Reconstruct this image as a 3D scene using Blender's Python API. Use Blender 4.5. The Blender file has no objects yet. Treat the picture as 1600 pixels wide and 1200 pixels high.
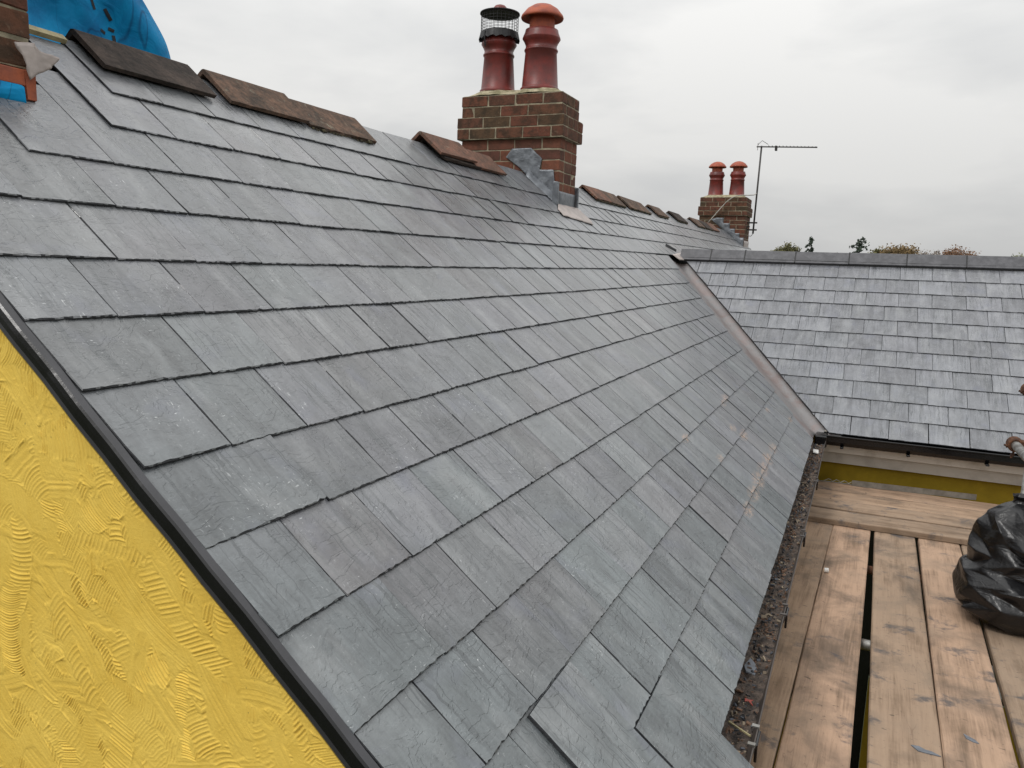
import bpy, bmesh, math, random
import numpy as np
from mathutils import Vector, Matrix, noise as mn

random.seed(7)
RNG = np.random.default_rng(7)
SC = bpy.context.scene
COL = SC.collection

# ------------------------------------------------------------------ camera
CAM = Vector((0.23017, -0.97510, 1.18069))
R = ((0.9107858, 0.4115112, 0.0335812), (0.0940840, -0.1276616, -0.9873453), (-0.4020166, 0.9024196, -0.1549890))
cd = bpy.data.cameras.new('camera')
cam = bpy.data.objects.new('camera', cd)
COL.objects.link(cam)
cd.sensor_width = 36
cd.lens = 1211.79 / 1600 * 36
cd.clip_start = 0.02
cd.clip_end = 2000
m = Matrix.Identity(4)
for i in range(3):
    m[i][0] = R[0][i]
    m[i][1] = -R[1][i]
    m[i][2] = -R[2][i]
    m[i][3] = CAM[i]
cam.matrix_world = m
SC.camera = cam

# ------------------------------------------------------------------ light
SUN_EL, SUN_AZ = math.radians(52), math.radians(205)      # azimuth clockwise from +Y
world = bpy.data.worlds.new('World')
SC.world = world
world.use_nodes = True
wn = world.node_tree
wn.nodes.clear()


def N(nt, typ, **kw):
    n = nt.nodes.new(typ)
    for k, v in kw.items():
        if k == 'inp':
            for kk, vv in v.items():
                if isinstance(vv, bpy.types.NodeSocket):
                    nt.links.new(vv, n.inputs[kk])
                else:
                    n.inputs[kk].default_value = vv
        else:
            setattr(n, k, v)
    return n


def ramp(nt, fac, stops, interp='LINEAR'):
    n = nt.nodes.new('ShaderNodeValToRGB')
    n.color_ramp.interpolation = interp
    el = n.color_ramp.elements
    while len(el) > 1:
        el.remove(el[-1])
    el[0].position = stops[0][0]
    el[0].color = col4(stops[0][1])
    for p, c in stops[1:]:
        e = el.new(p)
        e.color = col4(c)
    nt.links.new(fac, n.inputs[0])
    return n.outputs[0]


def col4(c):
    if isinstance(c, (int, float)):
        return (c, c, c, 1)
    return (c[0], c[1], c[2], 1)


def mix(nt, f, a, b, mode='MIX'):
    n = nt.nodes.new('ShaderNodeMix')
    n.data_type = 'RGBA'
    n.blend_type = mode
    n.clamp_factor = True
    for s, v in ((n.inputs[0], f), (n.inputs[6], a), (n.inputs[7], b)):
        if isinstance(v, bpy.types.NodeSocket):
            nt.links.new(v, s)
        elif s == n.inputs[0]:
            s.default_value = v
        else:
            s.default_value = col4(v)
    return n.outputs[2]


def math_(nt, op, a, b=None, c=None, clamp=False):
    n = nt.nodes.new('ShaderNodeMath')
    n.operation = op
    n.use_clamp = clamp
    for i, v in enumerate((a, b, c)):
        if v is None:
            continue
        if isinstance(v, bpy.types.NodeSocket):
            nt.links.new(v, n.inputs[i])
        else:
            n.inputs[i].default_value = v
    return n.outputs[0]


def noise(nt, vec, scale, detail=4, rough=.55, dist=0.0, w=None):
    n = nt.nodes.new('ShaderNodeTexNoise')
    if w is not None:
        n.noise_dimensions = '4D'
        if isinstance(w, bpy.types.NodeSocket):
            nt.links.new(w, n.inputs['W'])
        else:
            n.inputs['W'].default_value = w
    nt.links.new(vec, n.inputs['Vector'])
    n.inputs['Scale'].default_value = scale
    n.inputs['Detail'].default_value = detail
    n.inputs['Roughness'].default_value = rough
    n.inputs['Distortion'].default_value = dist
    return n.outputs[0]


def mapping(nt, vec, scale=(1, 1, 1), rot=(0, 0, 0), loc=(0, 0, 0)):
    n = nt.nodes.new('ShaderNodeMapping')
    nt.links.new(vec, n.inputs[0])
    n.inputs['Scale'].default_value = scale
    n.inputs['Rotation'].default_value = rot
    n.inputs['Location'].default_value = loc
    return n.outputs[0]


# overcast sky: the Nishita sky seen through a thick even cloud deck, brighter overhead
sky = N(wn, 'ShaderNodeTexSky', sky_type='NISHITA', sun_disc=False, sun_elevation=SUN_EL, sun_rotation=SUN_AZ)
tc = N(wn, 'ShaderNodeTexCoord')
sep = N(wn, 'ShaderNodeSeparateXYZ', inp={0: tc.outputs['Generated']})
up = math_(wn, 'MAXIMUM', sep.outputs[2], 0.0)
cloud_v = mapping(wn, tc.outputs['Generated'], scale=(1.0, 1.0, 3.2))
c1 = noise(wn, cloud_v, 1.7, 5, .5, .3)
c2 = noise(wn, cloud_v, 4.5, 5, .55, .2)
cl = math_(wn, 'ADD', math_(wn, 'MULTIPLY', c1, .72), math_(wn, 'MULTIPLY', c2, .28))
clc = ramp(wn, cl, [(.38, (.84, .85, .87)), (.5, (.965, .97, .965)), (.61, (1.12, 1.115, 1.095))])
lum = math_(wn, 'ADD', .555, math_(wn, 'MULTIPLY', up, .98))
grey = mix(wn, 1.0, clc, (1, 1, 1), 'MULTIPLY')
vm = N(wn, 'ShaderNodeVectorMath', operation='SCALE')
wn.links.new(grey, vm.inputs[0])
wn.links.new(math_(wn, 'MULTIPLY', lum, 10.0), vm.inputs['Scale'])
skymix = mix(wn, .985, sky.outputs[0], vm.outputs[0])
bg = N(wn, 'ShaderNodeBackground', inp={0: skymix, 1: 0.1})
wo = N(wn, 'ShaderNodeOutputWorld', inp={0: bg.outputs[0]})

sl = bpy.data.lights.new('sun', 'SUN')
sl.energy = 1.1
sl.angle = math.radians(14)
sl.color = (1, .975, .94)
sun = bpy.data.objects.new('sun', sl)
COL.objects.link(sun)
d = Vector((math.sin(SUN_AZ) * math.cos(SUN_EL), math.cos(SUN_AZ) * math.cos(SUN_EL), math.sin(SUN_EL)))
sun.rotation_euler = d.to_track_quat('Z', 'Y').to_euler()
sun.location = (0, -5, 12)
SC.view_settings.view_transform = 'Standard'
SC.view_settings.look = 'None'
SC.view_settings.exposure = 0.0
SC.view_settings.gamma = 1
SC.view_settings.use_curve_mapping = False

# ------------------------------------------------------------------ constants from the survey
TH, TW = math.radians(39.461), math.radians(35.103)
CT, ST, CW, SW = math.cos(TH), math.sin(TH), math.cos(TW), math.sin(TW)
YW = 5.226
DN = [2.6088, 2.3994, 2.1975, 1.9967, 1.7874, 1.5957, 1.4024, 1.2023, 1.0092, 0.8062, 0.6003, 0.4033, 0.1985, -0.0077]
ZD = -0.42
SLH = -.0225


def zoff(y):
    y = min(max(y, -.5), 16)
    return .0068 * y - .00016 * y * y + .0267 * math.exp(-y)


def PM(d_, y, h=0.0):
    """point on the main roof: distance up from the eave, along the eave, height off the plane"""
    return Vector((-d_ * CT + h * ST, y, d_ * ST + zoff(y) + h * CT))


def PW(d_, x, h=0.0):
    return Vector((x, YW + d_ * CW - h * SW, d_ * SW + h * CW))


AX_M = (Vector((0, 1, 0)), Vector((-CT, 0, ST)), Vector((ST, 0, CT)))
AX_W = (Vector((1, 0, 0)), Vector((0, CW, SW)), Vector((0, -SW, CW)))


# ------------------------------------------------------------------ object helpers
def mesh_obj(name, me, mat=None, parent=None, smooth=False):
    o = bpy.data.objects.new(name, me)
    COL.objects.link(o)
    if mat is not None and not me.materials:
        me.materials.append(mat)
    if smooth:
        me.shade_smooth()
    if parent is not None:
        o.parent = parent
    return o


def from_bm(name, bm, mat=None, parent=None, smooth=False):
    me = bpy.data.meshes.new(name)
    bmesh.ops.recalc_face_normals(bm, faces=bm.faces[:])
    bm.to_mesh(me)
    bm.free()
    return mesh_obj(name, me, mat, parent, smooth)


def from_data(name, vs, fs, mat=None, parent=None, smooth=False):
    me = bpy.data.meshes.new(name)
    me.from_pydata([tuple(v) for v in vs], [], fs)
    me.update()
    return mesh_obj(name, me, mat, parent, smooth)


def tag(o, label=None, cat=None, group=None, kind=None):
    if label:
        o['label'] = label
    if cat:
        o['category'] = cat
    if group:
        o['group'] = group
    if kind:
        o['kind'] = kind
    return o


def thing(name, label, cat, loc=(0, 0, 0), group=None):
    o = bpy.data.objects.new(name, None)
    o.empty_display_size = .1
    COL.objects.link(o)
    o.location = loc
    return tag(o, label, cat, group)


def box_bm(bm, lo, hi, bev=0.0):
    r = bmesh.ops.create_cube(bm, size=1)
    vs = r['verts']
    for v in vs:
        for i in range(3):
            v.co[i] = lo[i] + (v.co[i] + .5) * (hi[i] - lo[i])
    if bev:
        es = list({e for v in vs for e in v.link_edges})
        bmesh.ops.bevel(bm, geom=es, offset=bev, segments=1, affect='EDGES')
    return bm


def box(name, lo, hi, mat, parent=None, bev=0.0):
    bm = bmesh.new()
    box_bm(bm, lo, hi, bev)
    return from_bm(name, bm, mat, parent)


def parent_keep(o, p):
    """child meshes are written in world coordinates: cancel the parent's location"""
    o.parent = p
    o.matrix_parent_inverse = Matrix.Translation(-Vector(p.location))
    return o


def tube_bm(bm, pts, rad, seg=10, caps=True):
    pts = [Vector(p) for p in pts]
    rings = []
    n = len(pts)
    prev = None
    for i, p in enumerate(pts):
        t = (pts[min(i + 1, n - 1)] - pts[max(i - 1, 0)]).normalized()
        if prev is None:
            a = t.orthogonal().normalized()
        else:
            a = (prev - t * prev.dot(t)).normalized()
        prev = a
        b = t.cross(a)
        rr = rad[i] if isinstance(rad, (list, tuple)) else rad
        rings.append([bm.verts.new(p + (a * math.cos(2 * math.pi * k / seg) + b * math.sin(2 * math.pi * k / seg)) * rr) for k in range(seg)])
    for i in range(n - 1):
        for k in range(seg):
            bm.faces.new((rings[i][k], rings[i][(k + 1) % seg], rings[i + 1][(k + 1) % seg], rings[i + 1][k]))
    if caps:
        bm.faces.new(rings[0][::-1])
        bm.faces.new(rings[-1])
    return bm


def lathe_bm(bm, prof, c, seg=40, wob=0.0):
    rings = []
    for r_, z in prof:
        rings.append([bm.verts.new((c[0] + r_ * math.cos(2 * math.pi * k / seg), c[1] + r_ * math.sin(2 * math.pi * k / seg), c[2] + z)) for k in range(seg)])
    for i in range(len(rings) - 1):
        for k in range(seg):
            bm.faces.new((rings[i][k], rings[i][(k + 1) % seg], rings[i + 1][(k + 1) % seg], rings[i + 1][k]))
    return bm


# ------------------------------------------------------------------ materials
def new_mat(name):
    mt = bpy.data.materials.new(name)
    mt.use_nodes = True
    nt = mt.node_tree
    nt.nodes.clear()
    out = nt.nodes.new('ShaderNodeOutputMaterial')
    bs = nt.nodes.new('ShaderNodeBsdfPrincipled')
    nt.links.new(bs.outputs[0], out.inputs[0])
    return mt, nt, bs


def setp(nt, bs, **kw):
    names = {'base': 'Base Color', 'rough': 'Roughness', 'metal': 'Metallic', 'spec': 'Specular IOR Level', 'coat': 'Coat Weight', 'coat_rough': 'Coat Roughness'}
    for k, v in kw.items():
        s = bs.inputs[names[k]]
        if isinstance(v, bpy.types.NodeSocket):
            nt.links.new(v, s)
        else:
            s.default_value = col4(v) if k == 'base' else v


def bump(nt, bs, h, dist=.002, strength=1.0):
    n = nt.nodes.new('ShaderNodeBump')
    n.inputs['Distance'].default_value = dist
    n.inputs['Strength'].default_value = strength
    nt.links.new(h, n.inputs['Height'])
    nt.links.new(n.outputs[0], bs.inputs['Normal'])


def simple_mat(name, c, rough=.5, metal=0, var=.15, scale=12, spec=.5, bscale=60, bdist=.0006, c2=None, lo=.4, hi=.62):
    mt, nt, bs = new_mat(name)
    t = N(nt, 'ShaderNodeTexCoord').outputs['Object']
    n = noise(nt, t, scale, 6, .6)
    c2_ = c2 if c2 else tuple(x * (1 - var * 2) for x in c)
    setp(nt, bs, base=ramp(nt, n, [(lo, c2_), (hi, c)]), rough=math_(nt, 'ADD', rough, math_(nt, 'MULTIPLY', math_(nt, 'SUBTRACT', n, .5), .3)), metal=metal, spec=spec)
    bump(nt, bs, noise(nt, t, bscale, 5, .6), bdist)
    return mt


def slate_material():
    mt, nt, bs = new_mat('riven_slate')
    uv = N(nt, 'ShaderNodeUVMap', uv_map='roof').outputs[0]
    lc = N(nt, 'ShaderNodeUVMap', uv_map='slate').outputs[0]
    rnd = N(nt, 'ShaderNodeAttribute', attribute_name='rnd').outputs['Fac']
    wet = N(nt, 'ShaderNodeAttribute', attribute_name='grime').outputs['Fac']
    w = math_(nt, 'MULTIPLY', rnd, 91.7)
    su = N(nt, 'ShaderNodeSeparateXYZ', inp={0: lc})
    big = noise(nt, uv, 2.2, 3, .5, 0, 3.3)
    med = noise(nt, uv, 14, 6, .6, .4, w)
    fine = noise(nt, uv, 95, 5, .65, 0, w)
    # tint: three kinds of stone
    r2 = math_(nt, 'FRACT', math_(nt, 'MULTIPLY', rnd, 17.31))
    tint = ramp(nt, r2, [(0, (.148, .159, .163)), (.3, (.158, .162, .172)), (.55, (.166, .167, .182)), (.75, (.174, .171, .174)), (.9, (.146, .160, .162)), (1, (.178, .168, .172))])
    tint = mix(nt, math_(nt, 'MULTIPLY', ramp(nt, big, [(.42, 0), (.62, 1)]), .42), tint, (.146, .172, .170))
    vb = N(nt, 'ShaderNodeSeparateXYZ', inp={0: uv}).outputs
    batch = math_(nt, 'MULTIPLY', ramp(nt, math_(nt, 'ADD', math_(nt, 'ADD', vb[1], math_(nt, 'MULTIPLY', vb[0], .28)), math_(nt, 'MULTIPLY', math_(nt, 'SUBTRACT', r2, .5), .9)), [(.75, 1), (1.55, 0)]), .6)
    tint = mix(nt, batch, tint, (.118, .150, .148))
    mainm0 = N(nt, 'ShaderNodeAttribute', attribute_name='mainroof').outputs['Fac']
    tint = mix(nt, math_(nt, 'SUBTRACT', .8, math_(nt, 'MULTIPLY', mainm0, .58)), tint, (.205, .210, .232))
    val = math_(nt, 'ADD', -.44, math_(nt, 'MULTIPLY', rnd, .34))
    val = math_(nt, 'ADD', val, math_(nt, 'MULTIPLY', noise(nt, mapping(nt, uv, scale=(14, 5, 1)), 1.0, 5, .62, .7, math_(nt, 'ADD', w, 21.0)), .85))
    val = math_(nt, 'ADD', val, math_(nt, 'MULTIPLY', noise(nt, mapping(nt, uv, scale=(85, 7, 1), rot=(0, 0, .06)), 1.0, 4, .6, .25, math_(nt, 'ADD', w, 31.0)), .42))
    val = math_(nt, 'ADD', val, math_(nt, 'MULTIPLY', med, .85))
    val = math_(nt, 'MAXIMUM', val, .30)
    val = math_(nt, 'ADD', val, math_(nt, 'MULTIPLY', math_(nt, 'SUBTRACT', fine, .5), .5))
    vv = N(nt, 'ShaderNodeCombineXYZ', inp={0: val, 1: val, 2: val}).outputs[0]
    colr = mix(nt, 1.0, tint, vv, 'MULTIPLY')
    # purple-blue iridescent patches
    pn = noise(nt, uv, 6.5, 4, .5, .6, math_(nt, 'ADD', w, 11.0))
    colr = mix(nt, math_(nt, 'MULTIPLY', ramp(nt, pn, [(.56, 0), (.7, 1)]), .4), colr, (.13, .14, .185))
    # drip lines: long along the fall of the roof, thin and wavering
    wob = noise(nt, mapping(nt, uv, scale=(6, 14, 1)), 1.0, 3, .6, 0, w)
    wobu = N(nt, 'ShaderNodeSeparateXYZ', inp={0: uv})
    ux = math_(nt, 'ADD', wobu.outputs[0], math_(nt, 'MULTIPLY', wob, .035))
    sv = N(nt, 'ShaderNodeCombineXYZ', inp={0: math_(nt, 'MULTIPLY', ux, 34), 1: math_(nt, 'MULTIPLY', wobu.outputs[1], 1.3), 2: 0.0}).outputs[0]
    ns = noise(nt, sv, 1.0, 1.5, .5, 0, w)
    line = ramp(nt, math_(nt, 'ABSOLUTE', math_(nt, 'SUBTRACT', ns, .5)), [(0, 1), (.013, 1), (.026, 0)])
    stre = ramp(nt, ns, [(.60, 0), (.68, 1)])
    gate = ramp(nt, noise(nt, uv, 3.1, 2, .5, 0, math_(nt, 'ADD', w, 5.0)), [(.40, 0), (.52, 1)])
    fade = ramp(nt, su.outputs[1], [(.0, .25), (.3, .8), (1, 1)])
    dr = math_(nt, 'MULTIPLY', math_(nt, 'MAXIMUM', math_(nt, 'MULTIPLY', line, .85), math_(nt, 'MULTIPLY', stre, .35)), math_(nt, 'MULTIPLY', gate, fade))
    colr = mix(nt, math_(nt, 'MULTIPLY', dr, .8), colr, (.05, .058, .062))
    # darker gutter-side grime streaks (attribute set on rows that show them)
    gs = ramp(nt, noise(nt, mapping(nt, uv, scale=(30, 2.2, 1)), 1.0, 3, .6, 0, w), [(.50, 0), (.62, 1)])
    gs = math_(nt, 'MULTIPLY', gs, math_(nt, 'MULTIPLY', wet, ramp(nt, su.outputs[1], [(.1, .1), (.85, 1)])))
    colr = mix(nt, math_(nt, 'MULTIPLY', gs, .6), colr, (.05, .052, .058))
    # chalky scratches and scuffs
    a1 = noise(nt, mapping(nt, uv, scale=(230, 60, 1), rot=(0, 0, .5)), 1.0, 2, .5, .4, w)
    a2 = noise(nt, mapping(nt, uv, scale=(70, 250, 1), rot=(0, 0, .35)), 1.0, 2, .5, .4, math_(nt, 'ADD', w, 2.0))
    a3 = noise(nt, uv, 150, 2, .6, 1.2, math_(nt, 'ADD', w, 4.0))
    mk = ramp(nt, noise(nt, uv, 7, 3, .6, 0, math_(nt, 'ADD', w, 8.0)), [(.50, 0), (.66, 1)])
    sc = math_(nt, 'MAXIMUM', ramp(nt, a1, [(.655, 0), (.725, 1)]), ramp(nt, a2, [(.665, 0), (.735, 1)]))
    sc = math_(nt, 'MAXIMUM', sc, ramp(nt, a3, [(.69, 0), (.76, 1)]))
    scm = math_(nt, 'MULTIPLY', sc, math_(nt, 'ADD', .05, math_(nt, 'MULTIPLY', mk, .9)))
    colr = mix(nt, math_(nt, 'MULTIPLY', scm, 1.0), colr, (.62, .64, .64))
    # pale dust clouds
    du = ramp(nt, noise(nt, mapping(nt, uv, scale=(9, 3.4, 1)), 1.0, 5, .6, .5, w), [(.5, 0), (.75, 1)])
    colr = mix(nt, math_(nt, 'MULTIPLY', du, .34), colr, (.42, .43, .43))
    # orange cutting dust near the valley
    spots = [(3.775, .613, .10), (3.65, .596, .07), (3.44, .394, .11), (3.693, .216, .12), (3.423, .215, .13), (3.19, .211, .14), (2.953, .207, .15), (2.731, .198, .13), (2.49, .186, .11), (3.372, .466, .08), (2.6, .6, .08), (4.42, .366, .07), (4.72, .2, .08), (2.75, .42, .07)]
    acc = None
    for (a, b, s) in spots:
        dx = math_(nt, 'MULTIPLY', math_(nt, 'SUBTRACT', wobu.outputs[0], a), 1 / s)
        dy = math_(nt, 'MULTIPLY', math_(nt, 'SUBTRACT', wobu.outputs[1], b), 1 / (s * .33))
        q = math_(nt, 'SUBTRACT', 1.0, math_(nt, 'ADD', math_(nt, 'MULTIPLY', dx, dx), math_(nt, 'MULTIPLY', dy, dy)), clamp=True)
        acc = q if acc is None else math_(nt, 'MAXIMUM', acc, q)
    on = math_(nt, 'MULTIPLY', acc, ramp(nt, noise(nt, mapping(nt, uv, scale=(34, 60, 1)), 1.0, 5, .75, .5), [(.44, 0), (.62, 1)]))
    mainm = N(nt, 'ShaderNodeAttribute', attribute_name='mainroof').outputs['Fac']
    colr = mix(nt, math_(nt, 'MULTIPLY', math_(nt, 'MULTIPLY', on, mainm), .85), colr, (.50, .33, .22))
    rough = math_(nt, 'ADD', .25, math_(nt, 'MULTIPLY', med, .20))
    rough = math_(nt, 'SUBTRACT', rough, math_(nt, 'MULTIPLY', dr, .12))
    setp(nt, bs, base=colr, rough=rough, spec=.85, coat=.22, coat_rough=.2)
    # relief: flaking steps + grain
    st = noise(nt, mapping(nt, uv, scale=(6.5, 10, 1)), 1.0, 4, .62, .9, w)
    st6 = math_(nt, 'MULTIPLY', st, 9.0)
    fl = math_(nt, 'FLOOR', st6)
    fr = math_(nt, 'FRACT', st6)
    step = math_(nt, 'ADD', fl, ramp(nt, fr, [(0, 0), (.78, .12), (.96, 1)]))
    und = noise(nt, mapping(nt, uv, scale=(30, 55, 1)), 1.0, 5, .65, .5, w)
    hgt = math_(nt, 'ADD', math_(nt, 'MULTIPLY', step, .55), math_(nt, 'MULTIPLY', und, 1.2))
    hgt = math_(nt, 'ADD', hgt, math_(nt, 'MULTIPLY', fine, .4))
    bump(nt, bs, hgt, .0015, 1.0)
    return mt


M_slate = slate_material()
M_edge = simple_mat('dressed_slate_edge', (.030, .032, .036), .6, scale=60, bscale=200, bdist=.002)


def stucco_material(name, c, cd_, bs_=140):
    mt, nt, bs = new_mat(name)
    t = N(nt, 'ShaderNodeTexCoord').outputs['Object']
    n = noise(nt, t, 3.0, 5, .6)
    n2 = noise(nt, t, 22, 6, .65)
    c_ = ramp(nt, math_(nt, 'ADD', math_(nt, 'MULTIPLY', n, .6), math_(nt, 'MULTIPLY', n2, .4)), [(.38, cd_), (.6, c)])
    sp = ramp(nt, noise(nt, t, 130, 2, .5), [(.72, 0), (.78, 1)])
    c_ = mix(nt, math_(nt, 'MULTIPLY', sp, .6), c_, (.12, .10, .04))
    setp(nt, bs, base=c_, rough=.85, spec=.15)
    h = math_(nt, 'ADD', noise(nt, t, bs_, 4, .6), math_(nt, 'MULTIPLY', noise(nt, t, 480, 3, .6), .5))
    bump(nt, bs, h, .0011)
    return mt


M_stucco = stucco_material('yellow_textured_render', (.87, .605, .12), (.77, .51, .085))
M_yellow = stucco_material('dark_yellow_wall', (.25, .168, .014), (.20, .135, .012), 30)  # darker yellow than the gable render, for wing and side walls
M_white = simple_mat('white_fascia_paint', (.66, .62, .56), .45, scale=7, c2=(.46, .42, .36), lo=.28, hi=.5, bscale=30)
M_offw = simple_mat('shaded_white_trim', (.46, .43, .38), .5, scale=7, c2=(.34, .31, .27), lo=.3, hi=.55)  # darker copy of the fascia white, eave shade put into its colour
M_black = simple_mat('black_plastic', (.006, .006, .007), .22, var=.2, scale=5, bscale=14, bdist=.0012)
M_trim = simple_mat('sky_sheen_verge_lip', (.045, .045, .050), .35, scale=8)  # grey paints the sky's sheen on the black plastic's top face
M_lead = simple_mat('lead_sheet', (.20, .215, .235), .4, metal=.4, var=.2, scale=14, c2=(.13, .14, .155), bscale=20, bdist=.008)
M_leadp = simple_mat('pale_lead', (.46, .40, .37), .5, metal=.1, var=.12, scale=14, bscale=30, bdist=.002)
M_under = simple_mat('dark_underlay', (.012, .012, .014), .8)
M_batten = simple_mat('pale_timber_batten', (.42, .36, .2), .7, scale=30)
M_mortar = simple_mat('lime_mortar', (.37, .32, .225), .9, scale=20, c2=(.2, .175, .12), bscale=90, bdist=.003)
M_flaunch = simple_mat('lichened_mortar_flaunching', (.42, .37, .25), .9, scale=16, c2=(.2, .18, .10), bscale=50, bdist=.006)


def brick_material(name, stops, dirt=(.03, .028, .018), da=.5):
    mt, nt, bs = new_mat(name)
    t = N(nt, 'ShaderNodeTexCoord').outputs['Object']
    rn = N(nt, 'ShaderNodeObjectInfo').outputs['Random']
    w = math_(nt, 'MULTIPLY', rn, 50)
    b = ramp(nt, rn, stops)
    n = noise(nt, t, 16, 6, .65, .3, w)
    n2 = noise(nt, t, 60, 5, .65, 0, w)
    b = mix(nt, math_(nt, 'MULTIPLY', ramp(nt, n, [(.42, 0), (.62, 1)]), da), b, dirt)
    b = mix(nt, math_(nt, 'MULTIPLY', ramp(nt, n2, [(.6, 0), (.72, 1)]), .35), b, (.30, .24, .17))
    setp(nt, bs, base=b, rough=.85, spec=.25)
    bump(nt, bs, math_(nt, 'ADD', n2, n), .004)
    return mt


M_brick = brick_material('red_brick', [(0, (.155, .056, .036)), (.35, (.20, .075, .045)), (.6, (.11, .046, .034)), (.85, (.25, .115, .07)), (1, (.09, .045, .036))], da=.45)
M_brickd = brick_material('sooty_mossy_brick', [(0, (.125, .056, .036)), (.4, (.150, .054, .034)), (.7, (.090, .060, .034)), (1, (.18, .062, .038))], dirt=(.034, .027, .018), da=.7)
M_pot = simple_mat('dark_red_terracotta', (.20, .025, .018), .42, scale=7, c2=(.105, .020, .016), bscale=30, bdist=.001)
M_cowl = simple_mat('orange_terracotta', (.42, .095, .04), .6, scale=14, c2=(.26, .055, .028), bscale=60, bdist=.001)
M_wire = simple_mat('dark_wire', (.02, .02, .022), .5, metal=.3)
def tile_material(name, c, c2, lich):
    mt, nt, bs = new_mat(name)
    t = N(nt, 'ShaderNodeTexCoord').outputs['Object']
    a = noise(nt, t, 7, 6, .65, .5)
    b = noise(nt, t, 45, 6, .65)
    f = math_(nt, 'ADD', math_(nt, 'MULTIPLY', a, .55), math_(nt, 'MULTIPLY', b, .45))
    k = ramp(nt, f, [(.40, c2), (.52, tuple((x + y) / 2 for x, y in zip(c, c2))), (.60, c)])
    l1 = math_(nt, 'MULTIPLY', ramp(nt, noise(nt, t, 26, 6, .7, .3), [(.58, 0), (.66, 1)]), ramp(nt, noise(nt, t, 6, 3, .6), [(.45, 0), (.6, 1)]))
    k = mix(nt, math_(nt, 'MULTIPLY', l1, lich), k, (.30, .29, .22))
    d1 = ramp(nt, noise(nt, t, 70, 3, .6), [(.63, 0), (.7, 1)])
    k = mix(nt, math_(nt, 'MULTIPLY', d1, .6), k, (.02, .016, .013))
    setp(nt, bs, base=k, rough=.9, spec=.25)
    bump(nt, bs, math_(nt, 'ADD', b, a), .004)
    return mt


M_tile = tile_material('weathered_brown_ridge_tile', (.175, .105, .072), (.055, .042, .033), .7)
M_tile2 = tile_material('sooty_ridge_tile', (.075, .056, .046), (.026, .021, .018), .12)
M_tile3 = tile_material('reddish_brown_ridge_tile', (.235, .115, .078), (.085, .055, .042), .45)
M_moss = simple_mat('mossy_old_mortar', (.10, .085, .045), .95, scale=60, c2=(.02, .017, .012), bscale=120, bdist=.006)
M_rgrey = simple_mat('blue_grey_ridge_tile', (.13, .13, .14), .5, scale=16, c2=(.062, .062, .069), bscale=50, bdist=.001, lo=.42, hi=.75)
M_terra = simple_mat('bare_orange_brick', (.40, .105, .045), .8, scale=20, c2=(.27, .075, .04), bscale=60, bdist=.002)
M_steel = simple_mat('galvanised_steel', (.42, .42, .40), .42, metal=.7, scale=20, c2=(.22, .21, .19))
M_rust = simple_mat('rusty_coupler_steel', (.16, .068, .032), .75, metal=.3, scale=40, c2=(.06, .028, .017), bscale=90, bdist=.003)
M_gutter = simple_mat('brown_grey_old_gutter', (.075, .060, .052), .5, scale=10, c2=(.045, .038, .034))
M_alu = simple_mat('bare_metal_trim', (.30, .29, .26), .4, metal=.6, scale=15)
M_whitep = simple_mat('white_plastic_scrap', (.78, .77, .74), .4, var=.05)
M_ant = simple_mat('dull_aerial_metal', (.07, .065, .062), .55, metal=.4)
M_cable = simple_mat('pale_cable', (.5, .47, .42), .5)
M_ground = simple_mat('ground_grass', (.05, .06, .022), .95, scale=.6, c2=(.035, .04, .02))
M_glass = simple_mat('dark_window_glass', (.012, .014, .016), .06, var=.1)
M_bark = simple_mat('bark', (.07, .055, .04), .9)


def valley_material():
    mt, nt, bs = new_mat('valley_lining')
    t = N(nt, 'ShaderNodeTexCoord').outputs['Object']
    a = noise(nt, t, 3.5, 5, .6, .5)
    b = noise(nt, mapping(nt, t, scale=(6, 14, 6)), 1.6, 5, .6)
    c_ = ramp(nt, a, [(.38, (.205, .165, .157)), (.5, (.235, .228, .228)), (.62, (.25, .205, .197))])
    c_ = mix(nt, math_(nt, 'MULTIPLY', ramp(nt, b, [(.5, 0), (.7, 1)]), .35), c_, (.22, .21, .21))
    setp(nt, bs, base=c_, rough=.42, spec=.5, metal=.15)
    bump(nt, bs, b, .003)
    return mt


M_valley = valley_material()


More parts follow.
